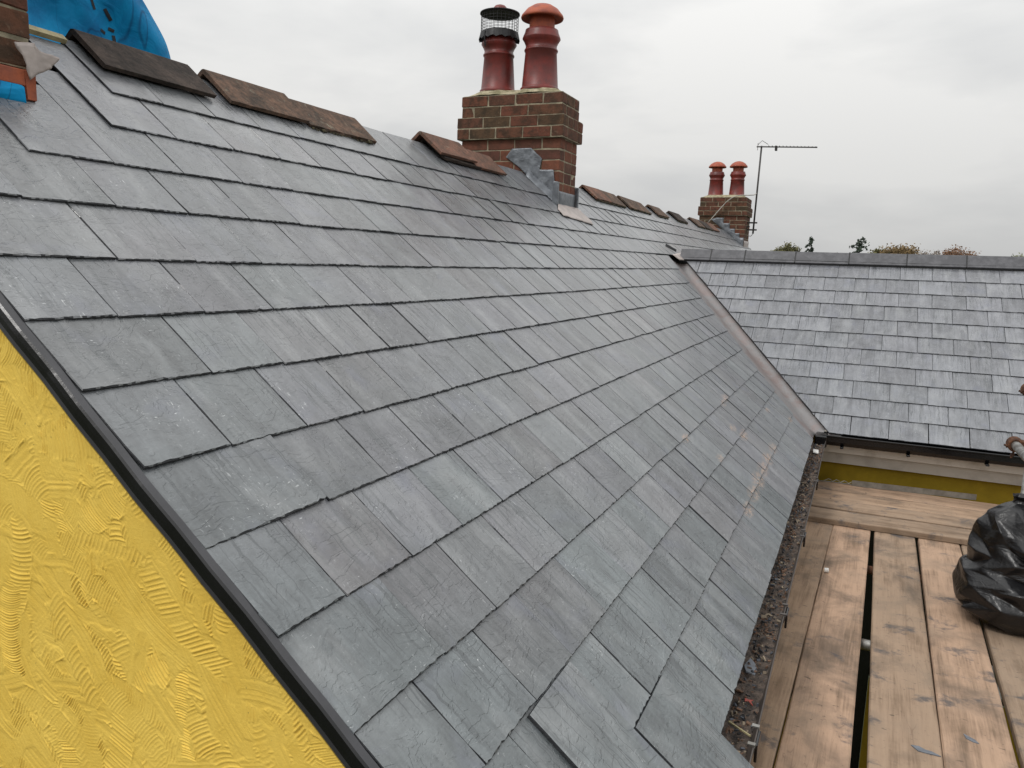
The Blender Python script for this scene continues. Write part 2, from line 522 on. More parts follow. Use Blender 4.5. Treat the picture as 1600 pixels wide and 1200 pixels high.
def board_material():
    mt, nt, bs = new_mat('scaffold_board_timber')
    t = N(nt, 'ShaderNodeTexCoord').outputs['Object']
    rn = N(nt, 'ShaderNodeObjectInfo').outputs['Random']
    w = math_(nt, 'MULTIPLY', rn, 40)
    g = noise(nt, mapping(nt, t, scale=(16, 1.1, 16)), 1.0, 6, .6, .8, w)
    g2 = noise(nt, mapping(nt, t, scale=(130, 5, 130)), 1.0, 5, .6, .2, w)
    bl = noise(nt, t, 4.5, 5, .6, .4, w)
    light = ramp(nt, math_(nt, 'FRACT', math_(nt, 'MULTIPLY', rn, 7.7)), [(0, (.54, .36, .25)), (.5, (.43, .30, .205)), (1, (.33, .245, .175))])
    dark = (.17, .115, .075)
    f = math_(nt, 'ADD', math_(nt, 'MULTIPLY', g, .45), math_(nt, 'ADD', math_(nt, 'MULTIPLY', g2, .2), math_(nt, 'MULTIPLY', bl, .35)))
    c_ = mix(nt, ramp(nt, f, [(.40, .85), (.5, .25), (.62, 0)]), light, dark)
    gp = ramp(nt, bl, [(.5, 0), (.68, 1)])
    c_ = mix(nt, math_(nt, 'MULTIPLY', gp, .65), c_, (.20, .155, .115))
    ds = ramp(nt, noise(nt, mapping(nt, t, scale=(3.2, 2.2, 3.2)), 1.0, 7, .62, .6, math_(nt, 'ADD', w, 9.0)), [(.50, 0), (.66, 1)])
    c_ = mix(nt, math_(nt, 'MULTIPLY', ds, .75), c_, (.10, .078, .06))
    pt = ramp(nt, noise(nt, t, 55, 3, .6, .4, w), [(.64, 0), (.72, 1)])
    c_ = mix(nt, math_(nt, 'MULTIPLY', pt, .5), c_, (.06, .045, .038))
    # flecks across the grain
    fk = ramp(nt, noise(nt, mapping(nt, t, scale=(22, 75, 22)), 1.0, 3, .5, .6, w), [(.66, 0), (.71, 1)])
    fm = ramp(nt, noise(nt, t, 5, 2, .5, 0, w), [(.42, 0), (.55, 1)])
    c_ = mix(nt, math_(nt, 'MULTIPLY', math_(nt, 'MULTIPLY', fk, fm), .75), c_, (.05, .04, .035))
    # slate-dust smears
    sm = ramp(nt, noise(nt, mapping(nt, t, scale=(5, 6.5, 5)), 1.0, 8, .68, .3, math_(nt, 'ADD', w, 3.0)), [(.57, 0), (.65, 1)])
    c_ = mix(nt, math_(nt, 'MULTIPLY', sm, .75), c_, (.07, .072, .08))
    # long scratches
    ln = noise(nt, mapping(nt, t, scale=(26, 2.0, 1), rot=(0, 0, .32)), 1.0, 1, .5, 0, w)
    lm = ramp(nt, math_(nt, 'ABSOLUTE', math_(nt, 'SUBTRACT', ln, .5)), [(0, 1), (.006, 0)])
    c_ = mix(nt, math_(nt, 'MULTIPLY', math_(nt, 'MULTIPLY', lm, ramp(nt, bl, [(.45, 0), (.55, 1)])), .45), c_, (.16, .10, .07))
    setp(nt, bs, base=c_, rough=.78, spec=.25)
    bump(nt, bs, math_(nt, 'ADD', math_(nt, 'ADD', g2, g), math_(nt, 'MULTIPLY', bl, 2.0)), .0016)
    return mt


M_board = board_material()


def bag_material():
    mt, nt, bs = new_mat('black_bin_bag_plastic')
    t = N(nt, 'ShaderNodeTexCoord').outputs['Object']
    setp(nt, bs, base=(.005, .005, .006), rough=.33, spec=.55)
    r1 = math_(nt, 'ABSOLUTE', math_(nt, 'SUBTRACT', noise(nt, mapping(nt, t, scale=(7, 7, 12), rot=(.4, .3, 0)), 1.0, 2, .5, 1.2), .5))
    r2 = math_(nt, 'ABSOLUTE', math_(nt, 'SUBTRACT', noise(nt, mapping(nt, t, scale=(22, 22, 34), rot=(.7, .2, 0)), 1.0, 2, .5, 1.4), .5))
    h = math_(nt, 'SUBTRACT', 1.0, math_(nt, 'ADD', math_(nt, 'MULTIPLY', r1, 1.6), math_(nt, 'MULTIPLY', r2, .5)))
    bump(nt, bs, h, .008, .7)
    return mt


M_bag = bag_material()


def tarp_material():
    mt, nt, bs = new_mat('blue_roofing_membrane')
    t = N(nt, 'ShaderNodeTexCoord').outputs['Object']
    n = noise(nt, t, 5, 4, .6, .5)
    c_ = ramp(nt, n, [(.35, (.0, .15, .36)), (.6, (.0, .27, .56))])
    ln = noise(nt, mapping(nt, t, scale=(1, 9, 3)), 1.0, 1, .5, .5)
    lm = ramp(nt, math_(nt, 'ABSOLUTE', math_(nt, 'SUBTRACT', ln, .5)), [(0, 1), (.012, 0)])
    c_ = mix(nt, math_(nt, 'MULTIPLY', lm, .6), c_, (.001, .03, .10))
    setp(nt, bs, base=c_, rough=.6, spec=.2)
    bump(nt, bs, noise(nt, t, 14, 3, .5, .8), .006)
    return mt


M_tarp = tarp_material()
M_ink = simple_mat('black_print', (.01, .012, .015), .6)

# ------------------------------------------------------------------ ground
g = from_data('ground', [(-600, -600, -5.2), (600, -600, -5.2), (600, 600, -5.2), (-600, 600, -5.2)], [(0, 1, 2, 3)], M_ground)
tag(g, 'rough ground far below the scaffold, seen only through the gap', kind='structure')


# ------------------------------------------------------------------ slates
def clip(poly, a, b, c):
    """keep the part of the polygon where a*x + b*y <= c"""
    out = []
    n = len(poly)
    for i in range(n):
        p, q = poly[i], poly[(i + 1) % n]
        fp, fq = a * p[0] + b * p[1] - c, a * q[0] + b * q[1] - c
        if fp <= 0:
            out.append(p)
        if (fp < 0 < fq) or (fq < 0 < fp):
            t = fp / (fp - fq)
            out.append((p[0] + t * (q[0] - p[0]), p[1] + t * (q[1] - p[1])))
    return out


def area(p):
    return abs(sum(p[i][0] * p[(i + 1) % len(p)][1] - p[(i + 1) % len(p)][0] * p[i][1] for i in range(len(p)))) / 2 if len(p) > 2 else 0


def slate_data(poly, tail, yc, near, t=.0066, rise=.0172, length=.48, lift=0.0, jit=1.0, plane=None):
    """vertices in local axes (along, up, out); poly in roof coordinates (u, v)"""
    H = rise
    outer = []
    n = len(poly)
    for i in range(n):
        p, q = poly[i], poly[(i + 1) % n]
        L = math.hypot(q[0] - p[0], q[1] - p[1])
        if L < 1e-5:
            continue
        is_tail = abs(p[1] - q[1]) < .02 and (p[1] + q[1]) / 2 < tail + .03
        step = (.010 if near else .045) if is_tail else (.05 if near else .16)
        k = max(1, int(L / step))
        nx, ny = (q[1] - p[1]) / L, -(q[0] - p[0]) / L
        for j in range(k):
            f = j / k
            jj = 0 if j == 0 else random.gauss(0, .00045 if is_tail else .0005) * jit
            if is_tail and j > 0 and random.random() < .07:
                jj -= random.uniform(.0008, .0026) * jit
            if j == 0 and random.random() < .35:
                c0 = random.uniform(.001, .004)
                outer.append((p[0] + (q[0] - p[0]) * min(.4, c0 / L), p[1] + (q[1] - p[1]) * min(.4, c0 / L), is_tail))
                continue
            outer.append((p[0] + (q[0] - p[0]) * f + nx * -jj * -1, p[1] + (q[1] - p[1]) * f + ny * jj, is_tail))
    cx = sum(p[0] for p in outer) / len(outer)
    cy = sum(p[1] for p in outer) / len(outer)
    vs, uvs = [], []
    m_ = len(outer)
    tilt = random.gauss(0, .0009) * jit

    def hh(u, v):
        if plane:
            return plane[0] + plane[1] * (v - tail)
        return H * (1 - (v - tail) / length) + lift + tilt * (u - yc) / .12

    for (u, v, tl) in outer:
        vs.append((u - yc, v - tail, hh(u, v)))
        uvs.append((u, v))
    for (u, v, tl) in outer:
        vs.append((u - yc, v - tail, hh(u, v) + t * .62))
        uvs.append((u, v))
    for (u, v, tl) in outer:
        dx, dy = cx - u, cy - v
        L = math.hypot(dx, dy) + 1e-6
        ins = random.uniform(.0012, .0042) if tl else random.uniform(.0006, .0018)
        u2, v2 = u + dx / L * ins * .4, v + dy / L * ins
        if not tl:
            u2, v2 = u + dx / L * ins, v + dy / L * ins * .4
        vs.append((u2 - yc, v2 - tail, hh(u2, v2) + t))
        uvs.append((u2, v2))
    fs = [tuple(range(2 * m_, 3 * m_))]
    for k in range(2):
        for i in range(m_):
            j = (i + 1) % m_
            fs.append((k * m_ + i, k * m_ + j, (k + 1) * m_ + j, (k + 1) * m_ + i))
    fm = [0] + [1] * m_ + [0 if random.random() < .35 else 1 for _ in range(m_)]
    return vs, fs, uvs, fm


def make_slate_mesh(items, grime, mainf):
    """items: list of (vs in final coords, fs, uvs, fm, loc_uvs, rnd)"""
    V, F, UV, LUV, FM, RN = [], [], [], [], [], []
    for vs, fs, uvs, fm, luv, rnd in items:
        o = len(V)
        V += vs
        UV += uvs
        LUV += luv
        F += [tuple(i + o for i in f) for f in fs]
        FM += fm
        RN += [rnd] * len(vs)
    me = bpy.data.meshes.new('slate')
    me.from_pydata(V, [], F)
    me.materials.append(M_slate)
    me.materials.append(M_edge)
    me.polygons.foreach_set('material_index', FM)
    li = np.empty(len(me.loops), dtype=np.int32)
    me.loops.foreach_get('vertex_index', li)
    for nm, arr in (('roof', UV), ('slate', LUV)):
        l = me.uv_layers.new(name=nm)
        l.data.foreach_set('uv', np.asarray(arr, dtype=np.float32)[li].ravel())
    for nm, arr in (('rnd', RN), ('grime', [grime] * len(V)), ('mainroof', [mainf] * len(V))):
        a = me.attributes.new(nm, 'FLOAT', 'POINT')
        a.data.foreach_set('value', np.asarray(arr, dtype=np.float32))
    me.update()
    return me


def build_roof(root, specs, PF, AX, grime, mainf, limit=298):
    """specs: dicts with poly, tail, centre; the nearest ones become parts, the rest one joined part"""
    PF0 = PF
    PF = lambda d_, y: PF0(d_, y, SLH)
    for s in specs:
        p = PF(s['tail'] + .1, s['yc'])
        s['size'] = s['area'] / (p - CAM).length ** 2
    specs.sort(key=lambda s: -s['size'])
    rest = []
    for i, s in enumerate(specs):
        dist = (PF(s['tail'] + .1, s['yc']) - CAM).length
        vs, fs, uvs, fm = slate_data(s['poly'], s['tail'], s['yc'], dist < 3.2, **s.get('kw', {}))
        luv = [((v[0]) / .12, v[1] / .2) for v in vs]
        rnd = random.random()
        if i < limit:
            me = make_slate_mesh([(vs, fs, uvs, fm, luv, rnd)], grime, mainf)
            o = mesh_obj('slate', me, None, root)
            M4 = Matrix.Identity(4)
            for r_ in range(3):
                for c_ in range(3):
                    M4[r_][c_] = AX[c_][r_]
            loc = PF(s['tail'], s['yc'])
            for r_ in range(3):
                M4[r_][3] = loc[r_]
            o.matrix_local = M4
        else:
            loc = PF(s['tail'], s['yc'])
            wv = [tuple(loc + AX[0] * a + AX[1] * b + AX[2] * c) for a, b, c in vs]
            rest.append((wv, fs, uvs, fm, luv, rnd))
    if rest:
        o = mesh_obj('slate', make_slate_mesh(rest, grime, mainf), None, root)
        o['kind'] = 'stuff'


main_roof = thing('slate_roof', 'large pitched roof of new blue-grey slates running from the yellow gable to the far chimney', 'roof')
J0 = [.330, .230, .346, .218, .331, .206, .323, .217, .096, .189, .061, .183, .057, .175]
JJ = {7: [.323, .556, .794], 8: [.217, .457, .687, .918, 1.162, 1.396, 1.635, 1.88, 2.145], 9: [.096, .336, .571, .798, 1.042, 1.265, 1.512, 1.752, 1.989, 2.235, 2.485, 2.704, 2.95, 3.193],
      10: [.189, .429, .669, .905, 1.144, 1.379, 1.633, 1.869, 2.114, 2.337, 2.589], 11: [.061, .301, .54, .778, 1.015, 1.25, 1.49, 1.732, 1.975, 2.226],
      12: [.183, .425, .643, .908, 1.16, 1.412], 6: [.206, .45, .695], 5: [.331, .571, .815], 4: [.218, .463, .70, .945], 3: [.346, .59, .834, 1.086, 1.336], 2: [.227, .47, .712, .956, 1.211, 1.457],
      13: [.293, .535, .785, 1.03]}
YEND = 14.95
RIDGE = 2.915
specs = []
for n in range(1, 15):
    tail = DN[n - 1]
    length = min(.48, RIDGE - tail)
    js = list(JJ.get(n, [J0[n - 1]]))
    if js[0] < .10:
        js = js[1:] if n not in (9, 11, 13) else js
    while js[-1] < YEND:
        js.append(js[-1] + .2405 + random.gauss(0, .006))
    js = [-.004 + random.gauss(0, .0015)] + js
    if js[1] < .13:                      # no sliver at the verge: a slate-and-a-half instead
        js.pop(1)
    for a, b in zip(js[:-1], js[1:]):
        b = min(b, YEND)
        if b - a < .03:
            continue
        if n == 1 and a < .80:
            continue
        if n == 2 and a < .70:
            continue
        if n == 3 and a < .34:
            continue
        if n == 1 and a < .852 < b:
            a = .852
        tl = tail + random.gauss(0, .0009)
        g_ = random.uniform(.0013, .0027)
        poly = [(a + g_, tl), (b - g_, tl), (b - g_, tail + length), (a + g_, tail + length)]
        if a < .51:                       # hole for the near chimney
            if b > .51 and tail + length > 2.42:
                hole = clip([(x, y) for x, y in poly], 0, 1, 2.415)
                poly = hole if a < .3 else clip(poly, 0, 1, 2.56)
            elif tail + length > 2.42:
                poly = clip(poly, 0, 1, 2.415)
        # valley
        if tail < 1.95 and b > 4.6:
            top = min(tail + length, 1.97 if b > 6.3 else 9)
            off = 4.76 if tail > .3 else 4.74
            poly = clip(poly, 0, 1, max(top, tail + .2))
            if b > 6.3 and 1.7 < tail < 1.9:
                poly = clip(poly, 0, 1, 1.995)
            poly = clip(poly, 1, -.93, off + random.uniform(-.01, .02))
        if area(poly) < .002:
            continue
        # the front chimney stands through the roof
        yc = (a + b) / 2
        if 4.62 < yc < 5.06 and tail > 2.3:
            poly = clip(poly, 0, 1, 2.50)
            if area(poly) < .002:
                continue
        specs.append(dict(poly=poly, tail=tail, yc=yc, area=area(poly) if tail + .2 < RIDGE else area(poly)))
# cut slates that run on under the edge of the valley
for n in range(5, 15):
    tail = DN[n - 1]
    y1 = 4.76 + .93 * tail
    poly = [(y1 - .05, tail), (y1 + .055, tail + .01), (y1 + .255, tail + .225), (y1 + .15, tail + .225)]
    if n < 13:
        specs.append(dict(poly=poly, tail=tail, yc=y1, area=area(poly), kw=dict(t=.004, rise=.006, lift=-.003)))
build_roof(main_roof, specs, PM, AX_M, 0.0, 1.0)


def strip(name, pts_fn, ys, ds, mat, parent, thick=0.0):
    V, F = [], []
    for y in ys:
        for d_ in ds:
            V.append(pts_fn(d_, y))
    k = len(ds)
    for i in range(len(ys) - 1):
        for j in range(k - 1):
            F.append((i * k + j, (i + 1) * k + j, (i + 1) * k + j + 1, i * k + j + 1))
    return from_data(name, V, F, mat, parent)


# deck under the slates: membrane (front slope to the valley, back slope)
V, F = [], []
yy = [0.0, .25, .51, 1, 2, 3, 4, 4.9]
u = strip('underlay', lambda d_, y: PM(d_, y + d_ * (.93 if y > 4.5 else 0), -.048), [.0, .5, 1, 2, 3, 4, 4.85], [0, 1.0, 1.95], M_under, main_roof)
u = strip('underlay', lambda d_, y: PM(d_, y, -.048), [.0, .5, 1, 2, 3, 4.6, 6.5, 9, 12, YEND], [1.95, 2.4, RIDGE], M_under, main_roof)
RX, RZ = -RIDGE * CT, RIDGE * ST
bs_ = strip('back_slope', lambda d_, y: Vector((RX - .02 - d_ * CT, y, RZ - .055 + zoff(y) - d_ * ST)), [0, 1, 2, 4, 6, 9, 12, YEND], [0.0, 3.0], M_under, main_roof)
# timber showing at the open ridge end
bm = bmesh.new()
a0, a1 = PM(2.878, .50, -.012), PM(2.878, .86, -.012)
v = []
for P0 in (a0, a1):
    for du_, dh in ((0, 0), (.030, 0), (.030, .016), (0, .016)):
        v.append(bm.verts.new(P0 + AX_M[1] * du_ + AX_M[2] * dh))
for f in ((0, 1, 2, 3), (7, 6, 5, 4), (0, 4, 5, 1), (1, 5, 6, 2), (2, 6, 7, 3), (3, 7, 4, 0)):
    bm.faces.new([v[i] for i in f])
from_bm('ridge_batten', bm, M_batten, main_roof)
bm = bmesh.new()
for (dd, y0, y1) in ((2.665, .545, .72), (2.47, .52, .70)):
    v = []
    for P0 in (PM(dd, y0, -.036), PM(dd, y1, -.036)):
        for du_, dh in ((0, 0), (.02, 0), (.02, .010), (0, .010)):
            v.append(bm.verts.new(P0 + AX_M[1] * du_ + AX_M[2] * dh))
    for f in ((0, 1, 2, 3), (7, 6, 5, 4), (0, 4, 5, 1), (1, 5, 6, 2), (2, 6, 7, 3), (3, 7, 4, 0)):
        bm.faces.new([v[i] for i in f])
from_bm('tile_batten', bm, M_cowl, main_roof)

# verge trim
bm = bmesh.new()
prof = [(.010, -.020), (-.0035, -.004), (-.019, -.005), (-.0225, -.009), (-.0235, -.020), (-.0215, -.0205), (-.0215, -.034), (-.0245, -.040), (-.021, -.046), (.03, -.046)]
rows = []
dd = -.03
while dd < 2.93:
    wv = .0014 * math.sin(dd * 9.1) + .001 * math.sin(dd * 31)
    rows.append([bm.verts.new(PM(dd, y + wv, 0) + AX_M[2] * h) for y, h in prof])
    dd += .05
for i in range(len(rows) - 1):
    for j in range(len(prof) - 1):
        f = bm.faces.new((rows[i][j], rows[i][j + 1], rows[i + 1][j + 1], rows[i + 1][j]))
        f.material_index = 0 if j < 2 else 1
bm.faces.new(rows[0])
bmesh.ops.recalc_face_normals(bm, faces=bm.faces[:])
me = bpy.data.meshes.new('verge_trim')
bm.to_mesh(me)
bm.free()
me.materials.append(M_trim)
me.materials.append(M_black)
vt = mesh_obj('verge_trim', me)
tag(vt, 'black plastic verge trim, sky sheen painted on its lip, edging slates above the yellow gable', 'trim')

# ------------------------------------------------------------------ loose slates near the eave
for (y0, y1, tl, hd, lab, pl) in ((.372, .612, .045, .401, 'loose slate lying proud at the bottom of the roof, the left one of two', (.0305, -.036)),
                                  (.633, .893, -.20, .197, 'loose slate slipped down over the gutter edge, the right one of two', (.0315, -.034))):
    poly = [(y0, tl), (y1, tl), (y1, hd), (y0, hd)]
    vs, fs, uvs, fm = slate_data(poly, tl, (y0 + y1) / 2, True, t=.0085, jit=.8, plane=pl)
    luv = [(v[0] / .12, v[1] / .2) for v in vs]
    me = make_slate_mesh([(vs, fs, uvs, fm, luv, .92 if y0 < .5 else .35)], 0, 1)
    o = mesh_obj('loose_slate', me)
    M4 = Matrix.Identity(4)
    loc = PM(tl, (y0 + y1) / 2, SLH)
    for r_ in range(3):
        for c_ in range(3):
            M4[r_][c_] = AX_M[c_][r_]
        M4[r_][3] = loc[r_]
    o.matrix_world = M4
    tag(o, lab, 'slate', 'loose slates at the eave')

# ------------------------------------------------------------------ wing roof
wing = thing('slate_roof', 'smaller slate roof behind the valley, with straight level courses and a grey ridge', 'roof')
specs = []
WJ0 = {1: -.777, 2: -.63, 10: .097, 11: .236, 9: -.02}
WD = [1.988, 1.783, 1.59, 1.39, 1.192, .993, .795, .597, .395, .195, -.007]
for n in range(1, 12):
    tail = WD[n - 1]
    x = (-.777 if n % 2 else -.63) - .2585 * 3
    if n in (10,):
        x = .097 - .262 * 6
    if n == 11:
        x = .236 - .2615 * 6
    if n == 9:
        x = .230 - .2615 * 6
    length = min(.48, 2.24 - tail)
    while x < 3.4:
        x2 = x + (.2585 if n < 9 else .2615) + random.gauss(0, .0012)
        poly = [(x + .0014, tail), (x2 - .0014, tail), (x2 - .0014, tail + length), (x + .0014, tail + length)]
        poly = clip(poly, -1, -.6985, -.088)
        if area(poly) > .003:
            specs.append(dict(poly=poly, tail=tail, yc=(x + x2) / 2, area=area(poly)))
        x = x2
build_roof(wing, specs, PW, AX_W, .85, 0.0, 290)
V = [PW(0, .1, -.05), PW(0, 3.4, -.05), PW(2.26, 3.4, -.05), PW(2.26, -1.5, -.05)]
from_data('underlay', V, [(0, 1, 2, 3)], M_under, wing)
yr = YW + 2.26 * CW
V = [(-3.2, yr, 2.26 * SW), (3.4, yr, 2.26 * SW), (3.4, yr + 2.2, 2.26 * SW - 2.2 * SW / CW), (-1.0, yr + 2.2, 2.26 * SW - 2.2 * SW / CW)]
from_data('back_slope', V, [(0, 1, 2, 3)], M_under, wing)


def angle_tile(name, A, B, apex_h, s1, s2, thick, mat, parent=None, ragged=0.0, roundn=.012):
    """angular ridge tile from A to B (on the ridge line); s1/s2 = (horizontal, drop) of the two wings"""
    A, B = Vector(A), Vector(B)
    ax = (B - A).normalized()
    L = (B - A).length
    side = Vector((ax.y, -ax.x, 0)).normalized()
    prof = []
    outer = [(s1[0], -s1[1]), (roundn, -roundn * .55), (roundn * .35, -.001), (-roundn * .35, -.001), (-roundn, -roundn * .55), (-s2[0], -s2[1])]
    nrm1 = Vector((s1[1], s1[0])).normalized()
    nrm2 = Vector((-s2[1], s2[0])).normalized()
    inner = [(-s2[0] - nrm2.x * thick, -s2[1] - nrm2.y * thick), (0, -thick * 1.25), (s1[0] - nrm1.x * thick, -s1[1] - nrm1.y * thick)]
    prof = outer + inner
    bm = bmesh.new()
    K = 9
    rows = []
    for i in range(K + 1):
        f = i / K
        base = A + ax * (L * f) + Vector((0, 0, apex_h))
        row = []
        for j, (a, b) in enumerate(prof):
            e = ragged if j in (0, 5, 6, 8) else ragged * .15
            jx = random.gauss(0, 1) * e
            endj = random.gauss(0, 1) * ragged * .6 if i in (0, K) else 0
            row.append(bm.verts.new(base + side * (a + jx) + Vector((0, 0, b - abs(jx) * .4)) + ax * endj))
        rows.append(row)
    n = len(prof)
    for i in range(K):
        for j in range(n):
            bm.faces.new((rows[i][j], rows[i][(j + 1) % n], rows[i + 1][(j + 1) % n], rows[i + 1][j]))
    bm.faces.new(rows[0][::-1])
    bm.faces.new(rows[-1])
    bmesh.ops.recalc_face_normals(bm, faces=bm.faces[:])
    me = bpy.data.meshes.new(name)
    bm.to_mesh(me)
    bm.free()
    me.materials.append(mat)
    o = bpy.data.objects.new(name, me)
    COL.objects.link(o)
    if parent:
        o.parent = parent
    return o


xs = [-1.514, -1.203, -.873, -.402, .076, .562, 1.038, 1.51, 1.98, 2.45, 2.92, 3.4]
for a, b in zip(xs[:-1], xs[1:]):
    dz = random.gauss(0, .0015)
    angle_tile('ridge_tile', (a + .005, yr + .012, 0), (b - .005, yr + .012, 0), 1.377 + dz, (.085, .105), (.085, .09), .014, M_rgrey, wing, .0005, .012)
    # dark slotted joint strap between tiles
    if a > -1.5:
        angle_tile('tile_joint', (a - .0055, yr + .012, 0), (a + .0055, yr + .012, 0), 1.3815, (.0865, .109), (.08, .09), .010, M_black, wing, 0, .012)
    box('bedding_shadow', (a + .0, yr - .060, 1.235), (b, yr + .04, 1.292), M_black, wing)  # tile bedding in black: the shadow under the tiles is painted in

# ------------------------------------------------------------------ valley lining
bm = bmesh.new()
rows = []
K = 36
for i in range(K + 1):
    d_ = -.012 + (1.98) * i / K
    z = d_ * ST
    yl = 4.73 + .93 * d_
    yc = YW + (z / SW) * CW + .01
    dw = z / SW
    xc = -d_ * CT
    row = []
    w_ = .0025 * math.sin(i * 1.3)
    for y in [yl + (yc - yl) * t_ for t_ in (0, .35, .7, .9)]:
        t_ = (y - yl) / (yc - yl)
        p = PM(d_, y, -.030 + .003 * math.sin(i * .7 + t_ * 4))
        p.z -= zoff(y) * (t_ ** 1.5) * .9
        row.append(p)
    row.append(Vector((xc + .0, yc - .004, z - .030)))
    xr = -.6985 * dw + .135
    if i < 3:
        xr += (.05, .02, .006)[i]
    for t_ in (.3, .75, .95):
        row.append(PW(dw, xc + (xr - xc) * t_, -.034 + .004 * t_ ** 3))
    row.append(PW(dw, xr, -.031))
    rows.append([bm.verts.new(p) for p in row])
for i in range(K):
    for j in range(len(rows[0]) - 1):
        bm.faces.new((rows[i][j], rows[i][j + 1], rows[i + 1][j + 1], rows[i + 1][j]))
val = from_bm('valley_gutter', bm, M_valley, None, True)
sm = val.modifiers.new('solid', 'SOLIDIFY')
sm.thickness = .003
tag(val, 'pinkish grey lead lined valley running between the two slate roofs', 'valley gutter')
# fold across the lining and saddle at the ridge end
bm = bmesh.new()
for P4, q in (([PM(1.98, 6.72, .016), PM(1.90, 6.78, .016), PM(1.90, 7.34, .02), PM(2.03, 7.36, .02)], 0),):
    vs = [bm.verts.new(p) for p in P4]
    bm.faces.new(vs)
bmesh.ops.subdivide_edges(bm, edges=bm.edges[:], cuts=4, use_grid_fill=True)
for v in bm.verts:
    v.co += AX_M[2] * (mn.noise(v.co * 9) * .006)
so = from_bm('lead_saddle', bm, M_leadp, None, True)
so.modifiers.new('solid', 'SOLIDIFY').thickness = .003
tag(so, 'small pale lead saddle where the wing ridge meets the big roof', 'flashing')
# near-black sheet, painted shade of a gap under a lifted slate above the saddle
poly = [(6.86, 2.02), (7.08, 2.02), (7.08, 2.12), (6.86, 2.12)]
bm = bmesh.new()
pts = [PM(2.11, 6.83, .012), PM(2.03, 7.06, .012), PM(2.05, 7.09, .030), PM(2.135, 6.88, .030)]
bm.faces.new([bm.verts.new(p) for p in pts])
o = from_bm('gap_shade', bm, M_under, main_roof)


# ------------------------------------------------------------------ gable wall
def stroke_field(X, Z, seed=3, count=1700):
    rng = np.random.default_rng(seed)
    H = np.zeros_like(X)
    x0, x1, z0, z1 = X.min(), X.max(), Z.min(), Z.max()
    ny, nx = X.shape
    xcol = X[0, :]
    tab = rng.normal(size=4096)
    tab = np.convolve(tab, np.ones(3) / 3, 'same')

    def n1(s):
        i = np.floor(s).astype(int)
        f = s - i
        f = f * f * (3 - 2 * f)
        return tab[i % 4096] * (1 - f) + tab[(i + 1) % 4096] * f
    for k in range(count):
        cx, cz = rng.uniform(x0, x1), rng.uniform(z0, z1)
        ph = rng.normal(-.75, .55) if rng.random() < .75 else rng.uniform(0, 6.28)
        L, W = rng.uniform(.08, .28), rng.uniform(.028, .075)
        bow = rng.uniform(-6, 6)
        per = rng.uniform(.0019, .0040)
        amp = rng.choice([.2, .5, .9, 1.2, 1.6]) * .00085
        i0 = max(0, np.searchsorted(xcol, cx - L) - 1)
        i1 = min(nx, np.searchsorted(xcol, cx + L) + 1)
        if i1 - i0 < 3:
            continue
        xs_, zs_ = X[:, i0:i1], Z[:, i0:i1]
        rowm = np.where((np.abs(zs_ - cz) < L).any(axis=1))[0]
        if len(rowm) < 3:
            continue
        r0, r1 = rowm[0], rowm[-1] + 1
        dx, dz = xs_[r0:r1] - cx, zs_[r0:r1] - cz
        a = dx * math.cos(ph) + dz * math.sin(ph)
        b = -dx * math.sin(ph) + dz * math.cos(ph)
        b2 = b + bow * a * a * .35
        off = rng.uniform(0, 4000)
        wv = rng.uniform(-9, 9)
        warp = .0016 * np.sin(b2 / .019 + off) + .001 * np.sin(a / .021 + b2 / .03 + off)
        s = (a + warp + wv * b2 * b2 + b2 * rng.uniform(-.5, .5)) / per
        h = n1(s + off)
        sn = np.sin(2.1 * s + 1.6 * n1(s * .45 + off + 50) + off)
        h = (np.maximum(sn, -.3) * (.75 + .5 * n1(s * .5 + off + 80)) + .25 * h) * amp
        if rng.random() < .33:            # scrape along the sweep instead of a comb across it
            h = n1((b2 + .0012 * np.sin(a / .02 + off)) / rng.uniform(.0016, .003) + off) * .00042 + .0004 * n1(a / .05 + off)
        h = h + .0004 * n1(a / .03 + off + 9) + .0002 * n1(b2 / .012 + off + 99)
        ea = np.clip((L * .5 - np.abs(a) + .006 * np.sin(b2 / .006 + off)) / .009, 0, 1)
        eb = np.clip((W * .5 - np.abs(b2) + .004 * np.sin(a / .008 + off)) / .008, 0, 1)
        mk = ea * eb
        mk = mk * mk * (3 - 2 * mk)
        lip = np.exp(-((W * .5 - b2) / .0022) ** 2) * ea * rng.choice([0, 0, .0004, .0012]) * (.6 + .6 * np.sin(a / .009 + off))
        reg = H[r0:r1, i0:i1]
        H[r0:r1, i0:i1] = reg * (1 - mk) + (h + .0003) * mk + lip
    return H


nx, nz = 960, 800
xa = np.linspace(-1.56, -.42, nx)
tt = np.linspace(0, 1, nz)
ZT = (-xa) * math.tan(TH) + .018
Z0 = -.05
Xg = np.tile(xa, (nz, 1))
Zg = Z0 + tt[:, None] * (ZT[None, :] - Z0)
H = stroke_field(Xg, Zg)
fade = np.clip(np.minimum((Xg + 1.56) / .04, (-.42 - Xg) / .04), 0, 1) * np.clip((Zg - Z0) / .04, 0, 1)
Yg = -.006 - (H - .0002) * fade * 1.25
co = np.stack([Xg, Yg, Zg], -1).reshape(-1, 3).astype(np.float32)
idx = np.arange(nx * nz).reshape(nz, nx)
q = np.stack([idx[:-1, :-1], idx[:-1, 1:], idx[1:, 1:], idx[1:, :-1]], -1).reshape(-1, 4).astype(np.int32)
me = bpy.data.meshes.new('gable_wall')
me.vertices.add(len(co))
me.vertices.foreach_set('co', co.ravel())
me.loops.add(q.size)
me.loops.foreach_set('vertex_index', q.ravel())
me.polygons.add(len(q))
me.polygons.foreach_set('loop_start', np.arange(0, q.size, 4, dtype=np.int32))
me.update(calc_edges=True)
me.shade_smooth()
